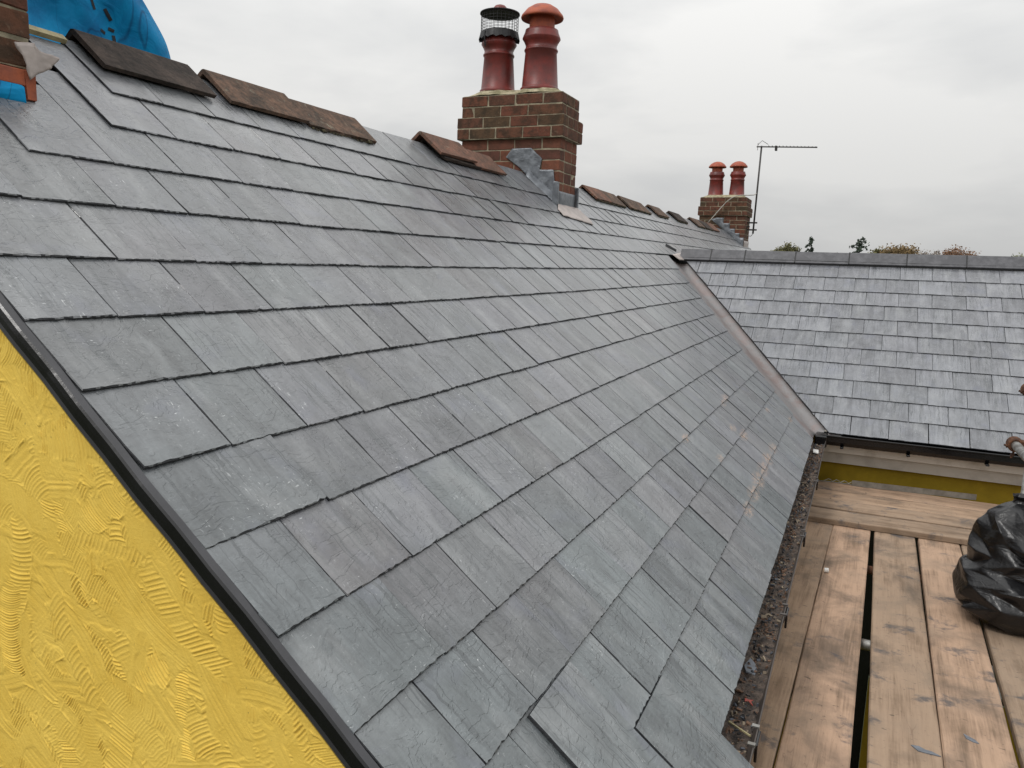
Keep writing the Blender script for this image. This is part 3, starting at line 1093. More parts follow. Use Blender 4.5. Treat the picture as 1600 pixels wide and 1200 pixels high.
gw = thing('gable_wall', 'bright yellow gable wall with swirling trowelled render below the verge', 'wall')
mesh_obj('render_coat', me, M_stucco, gw)
zt = lambda x: -x * math.tan(TH) + .018
Vg = [(-1.56, -.006, Z0), (-1.56, -.006, zt(-1.56)), (-2.27, -.006, zt(-2.27)), (-4.5, -.006, .05), (-4.5, -.006, -5.2), (-.06, -.006, -5.2), (-.06, -.006, Z0), (-.06, -.006, zt(-.06)), (-.42, -.006, zt(-.42)), (-.42, -.006, Z0)]
from_data('wall_face', Vg, [(0, 3, 2, 1), (0, 9, 6, 5, 4, 3), (9, 8, 7, 6)], M_stucco, gw)
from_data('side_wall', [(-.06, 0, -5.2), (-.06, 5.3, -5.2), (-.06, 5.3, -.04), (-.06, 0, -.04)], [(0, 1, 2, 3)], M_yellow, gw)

# ------------------------------------------------------------------ main gutter with debris
gut = thing('roof_gutter', 'old brown plastic eaves gutter full of grit and moss beside the scaffold boards', 'gutter', (.018, 0, -.05))
bm = bmesh.new()
GR, GX, GZ = .058, .018, -.050
prof = []
for k in range(13):
    a = math.pi + math.pi * k / 12
    prof.append((GX + GR * math.cos(a), GZ + GR * math.sin(a)))
prof = [(GX - GR, GZ + .006)] + prof + [(GX + GR, GZ + .004), (GX + GR + .004, GZ + .004), (GX + GR + .004, GZ - .002), (GX + GR + .002, GZ - .004)]
for k in range(12, -1, -1):
    a = math.pi + math.pi * k / 12
    prof.append((GX + (GR + .0025) * math.cos(a), GZ + (GR + .0025) * math.sin(a)))
ys_ = [-.3, .4, 1.05, 2, 3, 4, 4.85, 5.16]
rows = [[bm.verts.new((x + .002 * math.sin(y * 2.1), y, z + .02 * 0)) for x, z in prof] for y in ys_]
for i in range(len(rows) - 1):
    for j in range(len(prof) - 1):
        bm.faces.new((rows[i][j], rows[i][j + 1], rows[i + 1][j + 1], rows[i + 1][j]))
parent_keep(from_bm('trough', bm, M_gutter, None, True), gut)
# union clips: pairs of grey straps over the lip with a black body
for yc_ in (1.04, 1.90, 2.83, 3.9):
    for s in (-.045, .045):
        bm = bmesh.new()
        for k in range(7):
            a0, a1 = math.pi * (1.45 + .55 * k / 7), math.pi * (1.45 + .55 * (k + 1) / 7)
            r0, r1 = GR + .003, GR + .0075
            vs = [bm.verts.new((GX + r * math.cos(a), yc_ + s + e, GZ + r * math.sin(a))) for a in (a0, a1) for r in (r0, r1) for e in (-.006, .006)]
            for f in ((0, 1, 3, 2), (4, 6, 7, 5), (2, 3, 7, 6), (0, 4, 5, 1), (0, 2, 6, 4), (1, 5, 7, 3)):
                bm.faces.new([vs[i] for i in f])
        box_bm(bm, (GX + GR - .012, yc_ + s - .0065, GZ + .0045), (GX + GR + .0075, yc_ + s + .0065, GZ + .0085))
        bmesh.ops.remove_doubles(bm, verts=bm.verts[:], dist=.0001)
        parent_keep(from_bm('strap', bm, M_steel if yc_ < 1.5 else M_gutter, None), gut)
    bm = bmesh.new()
    box_bm(bm, (GX + GR + .005, yc_ - .037, GZ - .05), (GX + GR + .013, yc_ + .037, GZ + .002), .002)
    parent_keep(from_bm('union_body', bm, M_black, None), gut)
# debris bed
deb = simple_mat('gutter_silt', (.165, .125, .10), .95, scale=38, c2=(.04, .033, .029), bscale=160, bdist=.01, lo=.38, hi=.66)
V, F = [], []
ny_, nx_ = 900, 14
for i in range(ny_):
    y = -.25 + 5.38 * i / (ny_ - 1)
    lev = -.084 + .016 * mn.noise(Vector((y * 1.7, 3, 1)))
    lev += .010 * min(1, max(0, y - 1.2))
    for j in range(nx_):
        t_ = j / (nx_ - 1)
        dep = lev + .012 * mn.fractal(Vector((y * 16, t_ * 3, 7)), .7, 2, 4) - .006 * math.sin(t_ * math.pi)
        dep = min(dep, GZ - .008)
        half = math.sqrt(max(1e-6, GR ** 2 - (GZ - dep) ** 2)) * .995
        V.append((GX + half * (2 * t_ - 1), y, dep))
for i in range(ny_ - 1):
    for j in range(nx_ - 1):
        a = i * nx_ + j
        F.append((a, a + 1, a + nx_ + 1, a + nx_))
o = from_data('gutter_silt', V, F, deb, None, True)
tag(o, 'brown and black silt and moss lying in the old gutter', 'debris', kind='stuff')
M_grit = [simple_mat('grit_dark', (.02, .02, .022), .8), simple_mat('grit_brown', (.19, .11, .07), .85), simple_mat('grit_pale', (.36, .29, .21), .85), simple_mat('grit_slate', (.10, .11, .13), .6)]
bm = bmesh.new()
for k in range(2300):
    y = -.2 + 5.3 * random.random() ** 1.0
    if mn.noise(Vector((y * 4, 0, 5))) < -.25 and random.random() < .7:
        continue
    t_ = min(.93, max(.07, random.gauss(.55, .24)))
    ii = min(ny_ - 1, int((y + .25) / 5.38 * (ny_ - 1)))
    p = Vector(V[ii * nx_ + int(t_ * (nx_ - 1))])
    s = random.uniform(.0015, .0055) * (1.6 if random.random() < .08 else 1)
    mtx = Matrix.Translation(p + Vector((0, 0, s * .4))) @ Matrix.Rotation(random.uniform(0, 6.3), 4, Vector((random.random(), random.random(), random.random() + .1)).normalized()) @ Matrix.Diagonal((s * random.uniform(.6, 2.4), s * random.uniform(.6, 1.4), s * .55, 1))
    r = bmesh.ops.create_icosphere(bm, subdivisions=1, radius=1, matrix=mtx) if s > .006 else bmesh.ops.create_cube(bm, size=1.5, matrix=mtx)
    mi = random.choices((0, 1, 2, 3), (4, 6, 2.4, 3))[0]
    for f in {f for v in r['verts'] for f in v.link_faces}:
        f.material_index = mi
me = bpy.data.meshes.new('gutter_grit')
bm.to_mesh(me)
bm.free()
for mt in M_grit:
    me.materials.append(mt)
tag(mesh_obj('gutter_grit', me), 'loose grit, slate chips and moss crumbs in the old gutter', 'debris', kind='stuff')


def chip(name, c, pts, th, mat, lab, cat, rot=0, tilt=(0, 0), group=None):
    bm = bmesh.new()
    lo_ = [bm.verts.new((x, y, 0)) for x, y in pts]
    hi_ = [bm.verts.new((x * .97, y * .97, th)) for x, y in pts]
    n = len(pts)
    bm.faces.new(lo_[::-1])
    bm.faces.new(hi_)
    for i in range(n):
        bm.faces.new((lo_[i], lo_[(i + 1) % n], hi_[(i + 1) % n], hi_[i]))
    o = from_bm(name, bm, mat)
    o.location = c
    o.rotation_euler = (tilt[0], tilt[1], rot)
    return tag(o, lab, cat, group)


M_chip = simple_mat('slate_chip', (.16, .175, .20), .5, scale=40)
chip('slate_offcut', (.012, 1.475, -.078), [(-.016, -.045), (.012, -.052), (.02, -.01), (.012, .03), (.0, .055), (-.012, .02), (-.022, -.01)], .004, M_chip, 'grey slate offcut lying in the gutter silt', 'slate chip', .15, (0, .12))
chip('slate_offcut', (.567, 1.829, ZD + .001), [(-.045, .012), (-.02, -.012), (.01, -.008), (.05, .0), (.02, .012), (.0, .010), (-.02, .02)], .003, M_chip, 'flat grey slate flake with pointed ends at the bottom of the middle boards', 'slate chip', -.15)
chip('slate_offcut', (.72, 1.985, ZD + .001), [(-.03, .012), (-.012, -.01), (.012, -.012), (.03, -.005), (.01, .008)], .0025, M_chip, 'tiny slate flake on the worn board below the bin bag', 'slate chip', -.5)
chip('plastic_scrap', (.027, 4.79, -.068), [(-.018, -.05), (.018, -.05), (.018, .05), (-.018, .05)], .006, M_whitep, 'small white oblong scrap at the far end of the gutter', 'scrap', .05, (0, .1))
chip('wood_splinter', (.03, 1.10, -.075), [(-.04, -.003), (.04, -.002), (.04, .003), (-.04, .002)], .004, M_batten, 'thin pale splinter lying across the gutter silt', 'splinter', -.6)
M_redleaf = simple_mat('red_leaf', (.32, .05, .03), .6)
chip('fallen_leaf', (.036, 1.25, -.073), [(-.014, -.006), (-.002, .002), (.012, -.010), (.006, .004), (.014, .016), (-.002, .008), (-.012, .010)], .002, M_redleaf, 'small red leaf in the near part of the gutter', 'leaf', .2, (.2, .3))
# white pipe cap on the boards
bm = bmesh.new()
lathe_bm(bm, [(.0005, .0), (.012, .0), (.0125, .002), (.0125, .019), (.011, .021), (.0005, .021)], (0, 0, 0), 20)
o = from_bm('pipe_cap', bm, M_whitep, None, False)
o.matrix_world = Matrix.Translation((.178, 3.38, ZD + .013)) @ Matrix.Rotation(1.45, 4, 'Y') @ Matrix.Rotation(.4, 4, 'Z')
tag(o, 'small white plastic cap lying over the seam between the left boards', 'cap')

# ------------------------------------------------------------------ wing wall, fascia, black gutter
ww = thing('wing_wall', 'shaded dark yellow wall under the white eaves boards of the smaller roof', 'wall')
# wall face with a window opening below deck level (x -.45 .. .55)
YWL = 5.33
X3, X2, ZL, ZM, ZU = 1.7, .548, -4.3, -1.92, -.62
Vw = [(-.06, YWL, -5.2), (3.4, YWL, -5.2), (3.4, YWL, -.02), (-.06, YWL, -.02), (0, YWL, ZL), (X2, YWL, ZL), (X2, YWL, ZM), (X3, YWL, ZM), (X3, YWL, ZU), (0, YWL, ZU)]
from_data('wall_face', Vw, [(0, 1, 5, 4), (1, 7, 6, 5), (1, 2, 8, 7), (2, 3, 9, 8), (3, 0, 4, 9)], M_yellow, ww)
wf = box('window_frame', (X2, YWL + .03, ZM), (X3, YWL + .09, ZM + .05), M_black, ww)
box('window_pane', (X2 + .002, YWL + .085, ZM + .05), (X3, YWL + .091, ZU), M_glass, wf)
dr0 = box('door', (0.0, YWL + .06, ZL), (X2, YWL + .10, ZU), M_black, ww)
box('fascia', (.06, 5.262, -.158), (3.4, 5.29, .005), M_white, ww)
box('frieze_board', (.02, 5.298, -.245), (3.4, 5.329, -.10), M_offw, ww)
bg_ = thing('roof_gutter', 'glossy black plastic gutter along the eave of the smaller roof', 'gutter', (.1, 5.19, -.03))
bm = bmesh.new()
prof = [(5.255, .0), (5.255, -.03), (5.25, -.058), (5.235, -.075), (5.20, -.080), (5.165, -.072), (5.146, -.05), (5.140, -.02), (5.140, -.004), (5.135, .0), (5.131, -.004), (5.131, -.012), (5.136, -.016), (5.136, -.05), (5.158, -.078), (5.20, -.088), (5.24, -.083), (5.26, -.06)]
rows = []
for i, x in enumerate((.055, .6, 1.4, 2.4, 3.4)):
    rows.append([bm.verts.new((x, y, z - .006)) for y, z in prof])
for i in range(len(rows) - 1):
    for j in range(len(prof) - 1):
        bm.faces.new((rows[i][j], rows[i][j + 1], rows[i + 1][j + 1], rows[i + 1][j]))
bm.faces.new(rows[0])
parent_keep(from_bm('trough', bm, M_black), bg_)
bm = bmesh.new()
box_bm(bm, (.0, 5.10, -.10), (.085, 5.262, -.012), .008)
parent_keep(from_bm('corner_piece', bm, M_black), bg_)
for x in (.19, .63, 1.12, 1.6):
    bm = bmesh.new()
    box_bm(bm, (x - .012, 5.129, -.100), (x + .012, 5.262, -.088), .003)
    parent_keep(from_bm('bracket', bm, M_black), bg_)

# ------------------------------------------------------------------ scaffold boards
def board(lo, hi, parent_group, lab, along):
    """one scaffold board, its own thing with bevelled, slightly worn edges and steel end band"""
    L = (hi[1] - lo[1]) if along == 'y' else (hi[0] - lo[0])
    W = (hi[0] - lo[0]) if along == 'y' else (hi[1] - lo[1])
    T = hi[2] - lo[2]
    bm = bmesh.new()
    K = 40
    pr = [(-W / 2, .003), (-W / 2 + .003, 0), (W / 2 - .003, 0), (W / 2, .003), (W / 2, T - .005), (W / 2 - .005, T), (W / 6, T + .0006), (-W / 6, T + .0006), (-W / 2 + .005, T), (-W / 2, T - .005)]
    rows = []
    ph = random.uniform(0, 50)
    for i in range(K + 1):
        y = L * (i / K - .5)
        w_ = .0018 * mn.noise(Vector((y * 2.5, ph, 0)))
        w2 = .0018 * mn.noise(Vector((y * 2.5, ph + 9, 0)))
        rows.append([bm.verts.new((a + (w_ if a > 0 else w2), y, b + .0012 * mn.noise(Vector((y * 6, a * 9, ph))))) for a, b in pr])
    n = len(pr)
    for i in range(K):
        for j in range(n):
            bm.faces.new((rows[i][j], rows[i][(j + 1) % n], rows[i + 1][(j + 1) % n], rows[i + 1][j]))
    bm.faces.new(rows[0][::-1])
    bm.faces.new(rows[-1])
    o = from_bm('scaffold_board', bm, M_board)
    c = Vector([(lo[i] + hi[i]) / 2 for i in range(3)])
    o.location = (c.x, c.y, lo[2])
    if along == 'x':
        o.rotation_euler = (0, 0, -math.pi / 2)
    tag(o, lab, 'board', parent_group)
    return o


GL = 'long scaffold boards along the eave'
lab = ['long scaffold board half hidden under the gutter, leftmost of the deck',
       'wide brown long scaffold board on the left side of the open gap',
       'pale pinkish long scaffold board just right of the open gap',
       'worn greyish long scaffold board running up under the left side of the bin bag',
       'long scaffold board at the right edge of the photo, running under the bin bag',
       'outermost long scaffold board beyond the bin bag, at the deck edge']
# slight fan: x at y=1.6 and at y=4.25
bx = [(-.118, .108, -.03, .187), (.114, .335, .192, .411), (.388, .617, .434, .663), (.619, .843, .678, .908), (.862, 1.085, .914, 1.135), (1.10, 1.32, 1.15, 1.37)]
for i, (a, b, a2, b2) in enumerate(bx):
    o = board((a, -.9, ZD - .038), (b, 5.25, ZD), GL, lab[i], 'y')
    ang = math.atan2((a2 + b2 - a - b) / 2, 2.65)
    y0 = 2.175
    cx_ = (a + b) / 2 + (y0 - 1.65) * math.tan(ang)
    o.location = (cx_, y0, ZD - .038)
    o.rotation_euler = (0, 0, -ang)
GC = 'cross boards against the wing wall'
lab = ['front cross board with its sawn edge showing, lying on the long boards', 'second cross board from the front, with grey scuffs on its left end', 'third cross board from the front', 'rear cross board against the dark yellow wall, under the metal trim']
for i, (y0, y1) in enumerate(((4.262, 4.488), (4.520, 4.738), (4.754, 4.981), (5.0, 5.225))):
    o = board((-.01 + .01 * i, y0, ZD + .002), (2.7, y1, ZD + .040 + (.002 if i == 1 else 0)), GC, lab[i], 'x')
    o.rotation_euler.z -= random.uniform(-.002, .002)

# tubes under and beside the deck
def tube(name, a, b, r, mat, lab, cat, group=None, hollow=True):
    bm = bmesh.new()
    tube_bm(bm, [a, b], r, 20, caps=not hollow)
    o = from_bm(name, bm, mat, None, True)
    if hollow:
        sm = o.modifiers.new('solid', 'SOLIDIFY')
        sm.thickness = .004
        sm.offset = -1
    return tag(o, lab, cat, group)


GT = 'transom tubes under the boards'
for y, lab_ in ((2.72, 'steel transom tube seen through the gap between the boards, nearest one'), (3.72, 'steel transom tube under the boards, middle of the gap'), (4.75, 'steel transom tube under the cross boards')):
    tube('scaffold_tube', (-.05, y, ZD - .064), (1.5, y, ZD - .064), .0242, M_steel if y < 3 else M_rust, lab_, 'tube', GT)
tube('scaffold_tube', (1.175, 4.12, -5.2), (1.175, 4.12, 1.12), .0242, M_steel, 'upright grey scaffold tube at the right edge behind the bin bag', 'tube')
tube('scaffold_tube', (1.22, -.9, -5.2), (1.22, -.9, 1.12), .0242, M_steel, 'upright scaffold tube beside the photographer, out to the right', 'tube')
GRL = 'guard rails of the scaffold'
tube('scaffold_tube', (1.105, -1.2, .31), (1.065, 4.0, .285), .0242, M_steel, 'lower guard rail tube whose open end shows at the right edge above the bin bag', 'tube', GRL)
tube('scaffold_tube', (1.12, -1.2, .62), (1.10, 4.0, .59), .0242, M_steel, 'upper guard rail tube whose end shows at the right edge over the slates', 'tube', GRL)


def coupler(c, lab_):
    t = thing('scaffold_coupler', lab_, 'coupler', c, 'rusty couplers on the guard rails')
    c = Vector(c)
    bm = bmesh.new()
    for y in (-.026, -.008, .010, .028):
        pts = [c + Vector((.030 * math.cos(a), y, .030 * math.sin(a))) for a in [2 * math.pi * k / 14 for k in range(15)]]
        tube_bm(bm, pts, .0105, 8)
    r_ = bmesh.ops.create_cube(bm, size=1, matrix=Matrix.Translation(c + Vector((.045, 0, -.004))) @ Matrix.Diagonal((.06, .075, .055, 1)))
    parent_keep(from_bm('jaw', bm, M_rust), t)
    bm = bmesh.new()
    tube_bm(bm, [c + Vector((-.052, -.01, -.006)), c + Vector((.03, -.01, -.034))], .0055, 8)
    tube_bm(bm, [c + Vector((-.01, .0, -.078)), c + Vector((.004, 0, -.02))], .0055, 8)
    parent_keep(from_bm('bolt', bm, M_rust), t)
    for p_ in ((-.038, -.01, -.011), (-.006, 0, -.060)):
        bm = bmesh.new()
        bmesh.ops.create_cone(bm, cap_ends=True, segments=6, radius1=.011, radius2=.011, depth=.012, matrix=Matrix.Translation(c + Vector(p_)) @ Matrix.Rotation(1.3 if p_[0] < -.02 else .1, 4, 'Y'))
        parent_keep(from_bm('nut', bm, M_rust), t)
    bm = bmesh.new()
    pts = [c + Vector((.105 + .030 * math.cos(a), .02, -.004 + 0)) + Vector((0, .03 * math.sin(a), 0)) for a in [2 * math.pi * k / 14 for k in range(15)]]
    tube_bm(bm, pts, .008, 6)
    parent_keep(from_bm('upright_jaw', bm, M_rust), t)


coupler((1.066, 3.97, .285), 'rusty coupler on the lower guard rail end, above the bin bag')
coupler((1.10, 3.97, .59), 'rusty coupler on the upper guard rail, at the right edge over the slates')

# metal trim strip and bits along the wall foot
bm = bmesh.new()
A, B = Vector((.28, 5.235, ZD + .042)), Vector((1.091, 5.30, ZD + .042))
dr_ = (B - A).normalized()
nn = Vector((-dr_.y, dr_.x, 0))
for lo_, hi_, o1, o2 in ((0, .003, 0, .052), (0, .042, .050, .053), (.0, .004, -.004, 0)):
    vs = []
    for P0 in (A, B):
        for s, z in ((o1, lo_), (o2, lo_), (o2, hi_), (o1, hi_)):
            vs.append(bm.verts.new(P0 + nn * s * -1 + Vector((0, 0, z))))
    for f in ((0, 1, 2, 3), (7, 6, 5, 4), (0, 4, 5, 1), (1, 5, 6, 2), (2, 6, 7, 3), (3, 7, 4, 0)):
        bm.faces.new([vs[i] for i in f])
tag(from_bm('metal_angle', bm, M_alu), 'long bare metal angle lying on the rear cross board against the dark yellow wall', 'metal trim')
bm = bmesh.new()
for k in range(4):
    x = .09 + .055 * k
    tube_bm(bm, [(x, 5.215, ZD + .045), (x + .03, 5.225, ZD + .062), (x + .055, 5.23, ZD + .050)], .0022, 5)
tube_bm(bm, [(.02, 5.19, ZD + .044), (.15, 5.2, ZD + .048), (.29, 5.215, ZD + .044)], .003, 6)
tag(from_bm('wire_offcuts', bm, M_alu), 'curled shiny wire offcuts left of the metal angle on the rear board', 'wire')

# ------------------------------------------------------------------ bin bag
rb = random.Random(11)
bm = bmesh.new()
NS = 15
cx_, cy_ = 1.04, 3.21
# rings: height, radius, x shift, y shift
cage = [(-.418, .17, 0, 0), (-.408, .225, 0, 0), (-.36, .262, -.01, -.01), (-.29, .280, -.015, -.01), (-.215, .272, -.015, 0), (-.175, .250, -.01, 0), (-.150, .228, .0, .0),
        (-.09, .222, .0, 0), (-.02, .208, -.01, 0), (.04, .178, -.025, -.01), (.09, .134, -.04, -.015), (.13, .078, -.05, -.02), (.152, .032, -.052, -.02), (.168, .026, -.052, -.02), (.188, .04, -.05, -.02)]
rows = []
for i, (z, r_, sx, sy) in enumerate(cage):
    row = []
    fl = .012 if i == 0 else .030 if i < 9 else .018 if i < 11 else .006
    for k in range(NS):
        a = 2 * math.pi * (k + .5 * (i % 2)) / NS + rb.gauss(0, .05)
        rr = r_ + rb.gauss(0, fl * .55) + (.028 * (1 if k % 2 else -1) * (r_ / .2) if 8 <= i <= 11 else 0) * .6
        zz = z + (rb.gauss(0, .012) if 1 < i < 11 else 0)
        row.append(bm.verts.new((cx_ + sx + math.cos(a) * rr, cy_ + sy + math.sin(a) * rr * 1.04, max(zz, ZD + .002))))
    rows.append(row)
for i in range(len(cage) - 1):
    for k in range(NS):
        k2 = (k + 1) % NS
        q_ = (rows[i][k], rows[i][k2], rows[i + 1][k2], rows[i + 1][k])
        if rb.random() < .5:
            bm.faces.new((q_[0], q_[1], q_[2]))
            bm.faces.new((q_[0], q_[2], q_[3]))
        else:
            bm.faces.new((q_[0], q_[1], q_[3]))
            bm.faces.new((q_[1], q_[2], q_[3]))
bm.faces.new(rows[0][::-1])
cr = bm.edges.layers.float.new('crease_edge')
for e in bm.edges:
    if rb.random() < .42:
        e[cr] = rb.uniform(.35, .85)
bag = from_bm('bin_bag', bm, M_bag, None, True)
ss = bag.modifiers.new('subdivision', 'SUBSURF')
ss.levels = 4
ss.render_levels = 4
tag(bag, 'full black plastic bin bag gathered to a neck, slumped on the scaffold boards', 'bin bag')

# ------------------------------------------------------------------ chimneys
BRICKS = {}


def brick_mesh(L, W, Hh, mat, var):
    key = (round(L, 3), round(W, 3), round(Hh, 3), mat.name, var)
    if key in BRICKS:
        return BRICKS[key]
    bm = bmesh.new()
    box_bm(bm, (-L / 2, -W / 2, -Hh / 2), (L / 2, W / 2, Hh / 2), .0035)
    for v in bm.verts:
        v.co += Vector([random.gauss(0, .0012) for _ in range(3)])
    me = bpy.data.meshes.new('brick')
    bmesh.ops.recalc_face_normals(bm, faces=bm.faces[:])
    bm.to_mesh(me)
    bm.free()
    me.materials.append(mat)
    BRICKS[key] = me
    return me


def brick_course(root, x0, x1, y0, y1, z0, h, flip, mat, joint=.0078, bl=.222, bw=.102, hide=None):
    """one course round a rectangular stack; every brick an object"""
    off = Vector(root.location)

    def put(cx, cy, L, W, rot):
        if hide and hide(cx, cy, z0):
            return
        me = brick_mesh(L, W, h - joint, mat, random.randrange(5))
        o = bpy.data.objects.new('brick', me)
        COL.objects.link(o)
        o.parent = root
        o.location = Vector((cx, cy, z0 + h / 2)) - off + Vector((random.gauss(0, .0008), random.gauss(0, .0008), random.gauss(0, .0006)))
        o.rotation_euler = (random.gauss(0, .004), random.gauss(0, .004), rot + random.gauss(0, .004))

    def run(a, b, first):
        out = []
        x = a
        w = first
        while x < b - .02:
            e = min(x + w, b)
            if b - e < .06:
                e = b
            out.append((x, e))
            x = e + joint
            w = bl
        return out
    # front and back faces (along x): they own the corners; sides fill between
    fx = run(x0, x1, bl if not flip else bw)
    for a, b in fx:
        put((a + b) / 2, y0 + bw / 2, b - a, bw, 0)
        put((a + b) / 2, y1 - bw / 2, b - a, bw, 0)
    sy0, sy1 = y0 + bw + joint, y1 - bw - joint
    if sy1 - sy0 > .05:
        for a, b in run(sy0, sy1, bl if flip else bw):
            put(x0 + bw / 2, (a + b) / 2, b - a, bw, math.pi / 2)
            put(x1 - bw / 2, (a + b) / 2, b - a, bw, math.pi / 2)


def stack(root, x0, x1, y0, y1, zbot, ztop, h, n_top=2, n_corb=2, proud=.03, darkall=False):
    off = Vector(root.location)
    ncourse = int(round((ztop - zbot) / h))
    jn = .0028
    for c in range(ncourse):
        z = ztop - (c + 1) * h
        if c < n_top:
            p, mt = .004, M_brickd
        elif c < n_top + n_corb:
            p, mt = proud, M_brickd
        else:
            p, mt = 0, (M_brickd if darkall else M_brick)
        brick_course(root, x0 - p, x1 + p, y0 - p, y1 + p, z, h, c % 2, mt)
        bm = bmesh.new()
        box_bm(bm, (x0 - p + jn, y0 - p + jn, z), (x1 + p - jn, y1 + p - jn, z + h - .0002))
        parent_keep(from_bm('mortar', bm, M_mortar), root)


def flaunching(root, x0, x1, y0, y1, z, pots):
    bm = bmesh.new()
    nx_, ny_ = 26, 14
    rows = []
    for i in range(nx_ + 1):
        row = []
        for j in range(ny_ + 1):
            x = x0 + (x1 - x0) * i / nx_
            y = y0 + (y1 - y0) * j / ny_
            e = min(x - x0, x1 - x, y - y0, y1 - y)
            hgt = min(.055, e * .45 + .004)
            for (px, py) in pots:
                dd_ = math.hypot(x - px, y - py)
                hgt = max(hgt, .058 - max(0, dd_ - .13) * .5)
            hgt *= min(1, .25 + e * 14)
            row.append(bm.verts.new((x, y, z + hgt + .004 * mn.noise(Vector((x * 25, y * 25, 0))))))
        rows.append(row)
    for i in range(nx_):
        for j in range(ny_):
            bm.faces.new((rows[i][j], rows[i + 1][j], rows[i + 1][j + 1], rows[i][j + 1]))
    parent_keep(from_bm('flaunching', bm, M_flaunch, None, True), root)


def pot(root, cx, cy, z, hooded, guard=False, s=1.0):
    prof = [(.150, 0), (.152, .018), (.146, .024), (.141, .030), (.122, .285), (.128, .292), (.131, .300), (.128, .308), (.121, .312), (.120, .335), (.132, .362), (.147, .385), (.146, .392), (.130, .430), (.126, .450), (.118, .452), (.108, .445), (.100, .30)]
    bm = bmesh.new()
    lathe_bm(bm, [(r_ * s, z_ * s) for r_, z_ in prof], (cx, cy, z), 44)
    p = parent_keep(from_bm('chimney_pot', bm, M_pot, None, True), root)
    mp = p.matrix_parent_inverse

    def sub(o):
        o.parent = p
        return o
    if hooded:
        bm = bmesh.new()
        pr = [(.096, .43), (.098, .535), (.095, .54), (.095, .56), (.150, .532), (.160, .530), (.164, .540), (.158, .556), (.120, .600), (.075, .628), (.035, .640), (.0005, .643)]
        lathe_bm(bm, [(r_ * s, z_ * s) for r_, z_ in pr], (cx, cy, z), 44)
        sub(from_bm('hood', bm, M_cowl, None, True))
    if guard:
        bm = bmesh.new()
        R0 = .146
        for k in range(30):
            a = 2 * math.pi * k / 30
            tube_bm(bm, [(cx + R0 * math.cos(a), cy + R0 * math.sin(a), z + .42), (cx + R0 * math.cos(a), cy + R0 * math.sin(a), z + .595)], .0014, 4)
        for j in range(8):
            zz = z + .43 + j * .022
            tube_bm(bm, [(cx + R0 * math.cos(a), cy + R0 * math.sin(a), zz) for a in [2 * math.pi * k / 30 for k in range(31)]], .0013, 4)
        sub(from_bm('wire_guard', bm, M_wire))
        bm = bmesh.new()
        # ragged metal skirt clamped round the rim, with a tail strap
        for k in range(44):
            a0, a1 = 2 * math.pi * k / 44, 2 * math.pi * (k + 1) / 44
            for (ra, za), (rb, zb) in (((.150, .455), (.163, .40)),):
                j0, j1 = .008 * math.sin(k * 2.1), .008 * math.sin((k + 1) * 2.1)
                vs = [bm.verts.new((cx + ra * math.cos(a0), cy + ra * math.sin(a0), z + za)), bm.verts.new((cx + ra * math.cos(a1), cy + ra * math.sin(a1), z + za)),
                      bm.verts.new((cx + rb * math.cos(a1), cy + rb * math.sin(a1), z + zb + j1)), bm.verts.new((cx + rb * math.cos(a0), cy + rb * math.sin(a0), z + zb + j0))]
                bm.faces.new(vs)
                vs2 = [bm.verts.new((cx + .13 * math.cos(a0), cy + .13 * math.sin(a0), z + .465)), bm.verts.new((cx + .13 * math.cos(a1), cy + .13 * math.sin(a1), z + .465))]
                bm.faces.new((vs[1], vs[0], vs2[0], vs2[1]))
        bmesh.ops.remove_doubles(bm, verts=bm.verts[:], dist=.0004)
        sk = sub(from_bm('clamp_skirt', bm, M_wire))
        sk.modifiers.new('solid', 'SOLIDIFY').thickness = .003
        bm = bmesh.new()
        tube_bm(bm, [(cx - .05, cy - .150, z + .44), (cx - .055, cy - .152, z + .39), (cx - .05, cy - .142, z + .33)], .006, 6)
        sub(from_bm('strap', bm, M_wire))
        bm = bmesh.new()
        lathe_bm(bm, [(.0005, .598), (.10, .600), (.152, .592), (.157, .594), (.156, .602), (.11, .615), (.058, .622)], (cx, cy, z), 40)
        sub(from_bm('cap_plate', bm, M_wire, None, True))
        bm = bmesh.new()
        lathe_bm(bm, [(.060, .618), (.056, .640), (.040, .658), (.018, .666), (.0005, .667)], (cx, cy, z), 28)
        sub(from_bm('cap_knob', bm, M_pot, None, True))


def sheet(name, pts, mat, root, thick=.003, cuts=3, wob=.004, wobs=14, axis=None):
    bm = bmesh.new()
    f = bm.faces.new([bm.verts.new(p) for p in pts])
    bmesh.ops.triangulate(bm, faces=[f])
    for _ in range(cuts):
        bmesh.ops.subdivide_edges(bm, edges=bm.edges[:], cuts=1)
        bmesh.ops.triangulate(bm, faces=bm.faces[:])
    bm.normal_update()
    nv = Vector(axis) if axis else bm.faces[:][0].normal.copy()
    for v in bm.verts:
        v.co += nv * (wob * (mn.noise(v.co * wobs) + .5 * mn.noise(v.co * wobs * 2.7)))
    o = from_bm(name, bm, mat, None, True)
    s = o.modifiers.new('solid', 'SOLIDIFY')
    s.thickness = thick
    s.offset = 0
    if root:
        parent_keep(o, root)
    return o


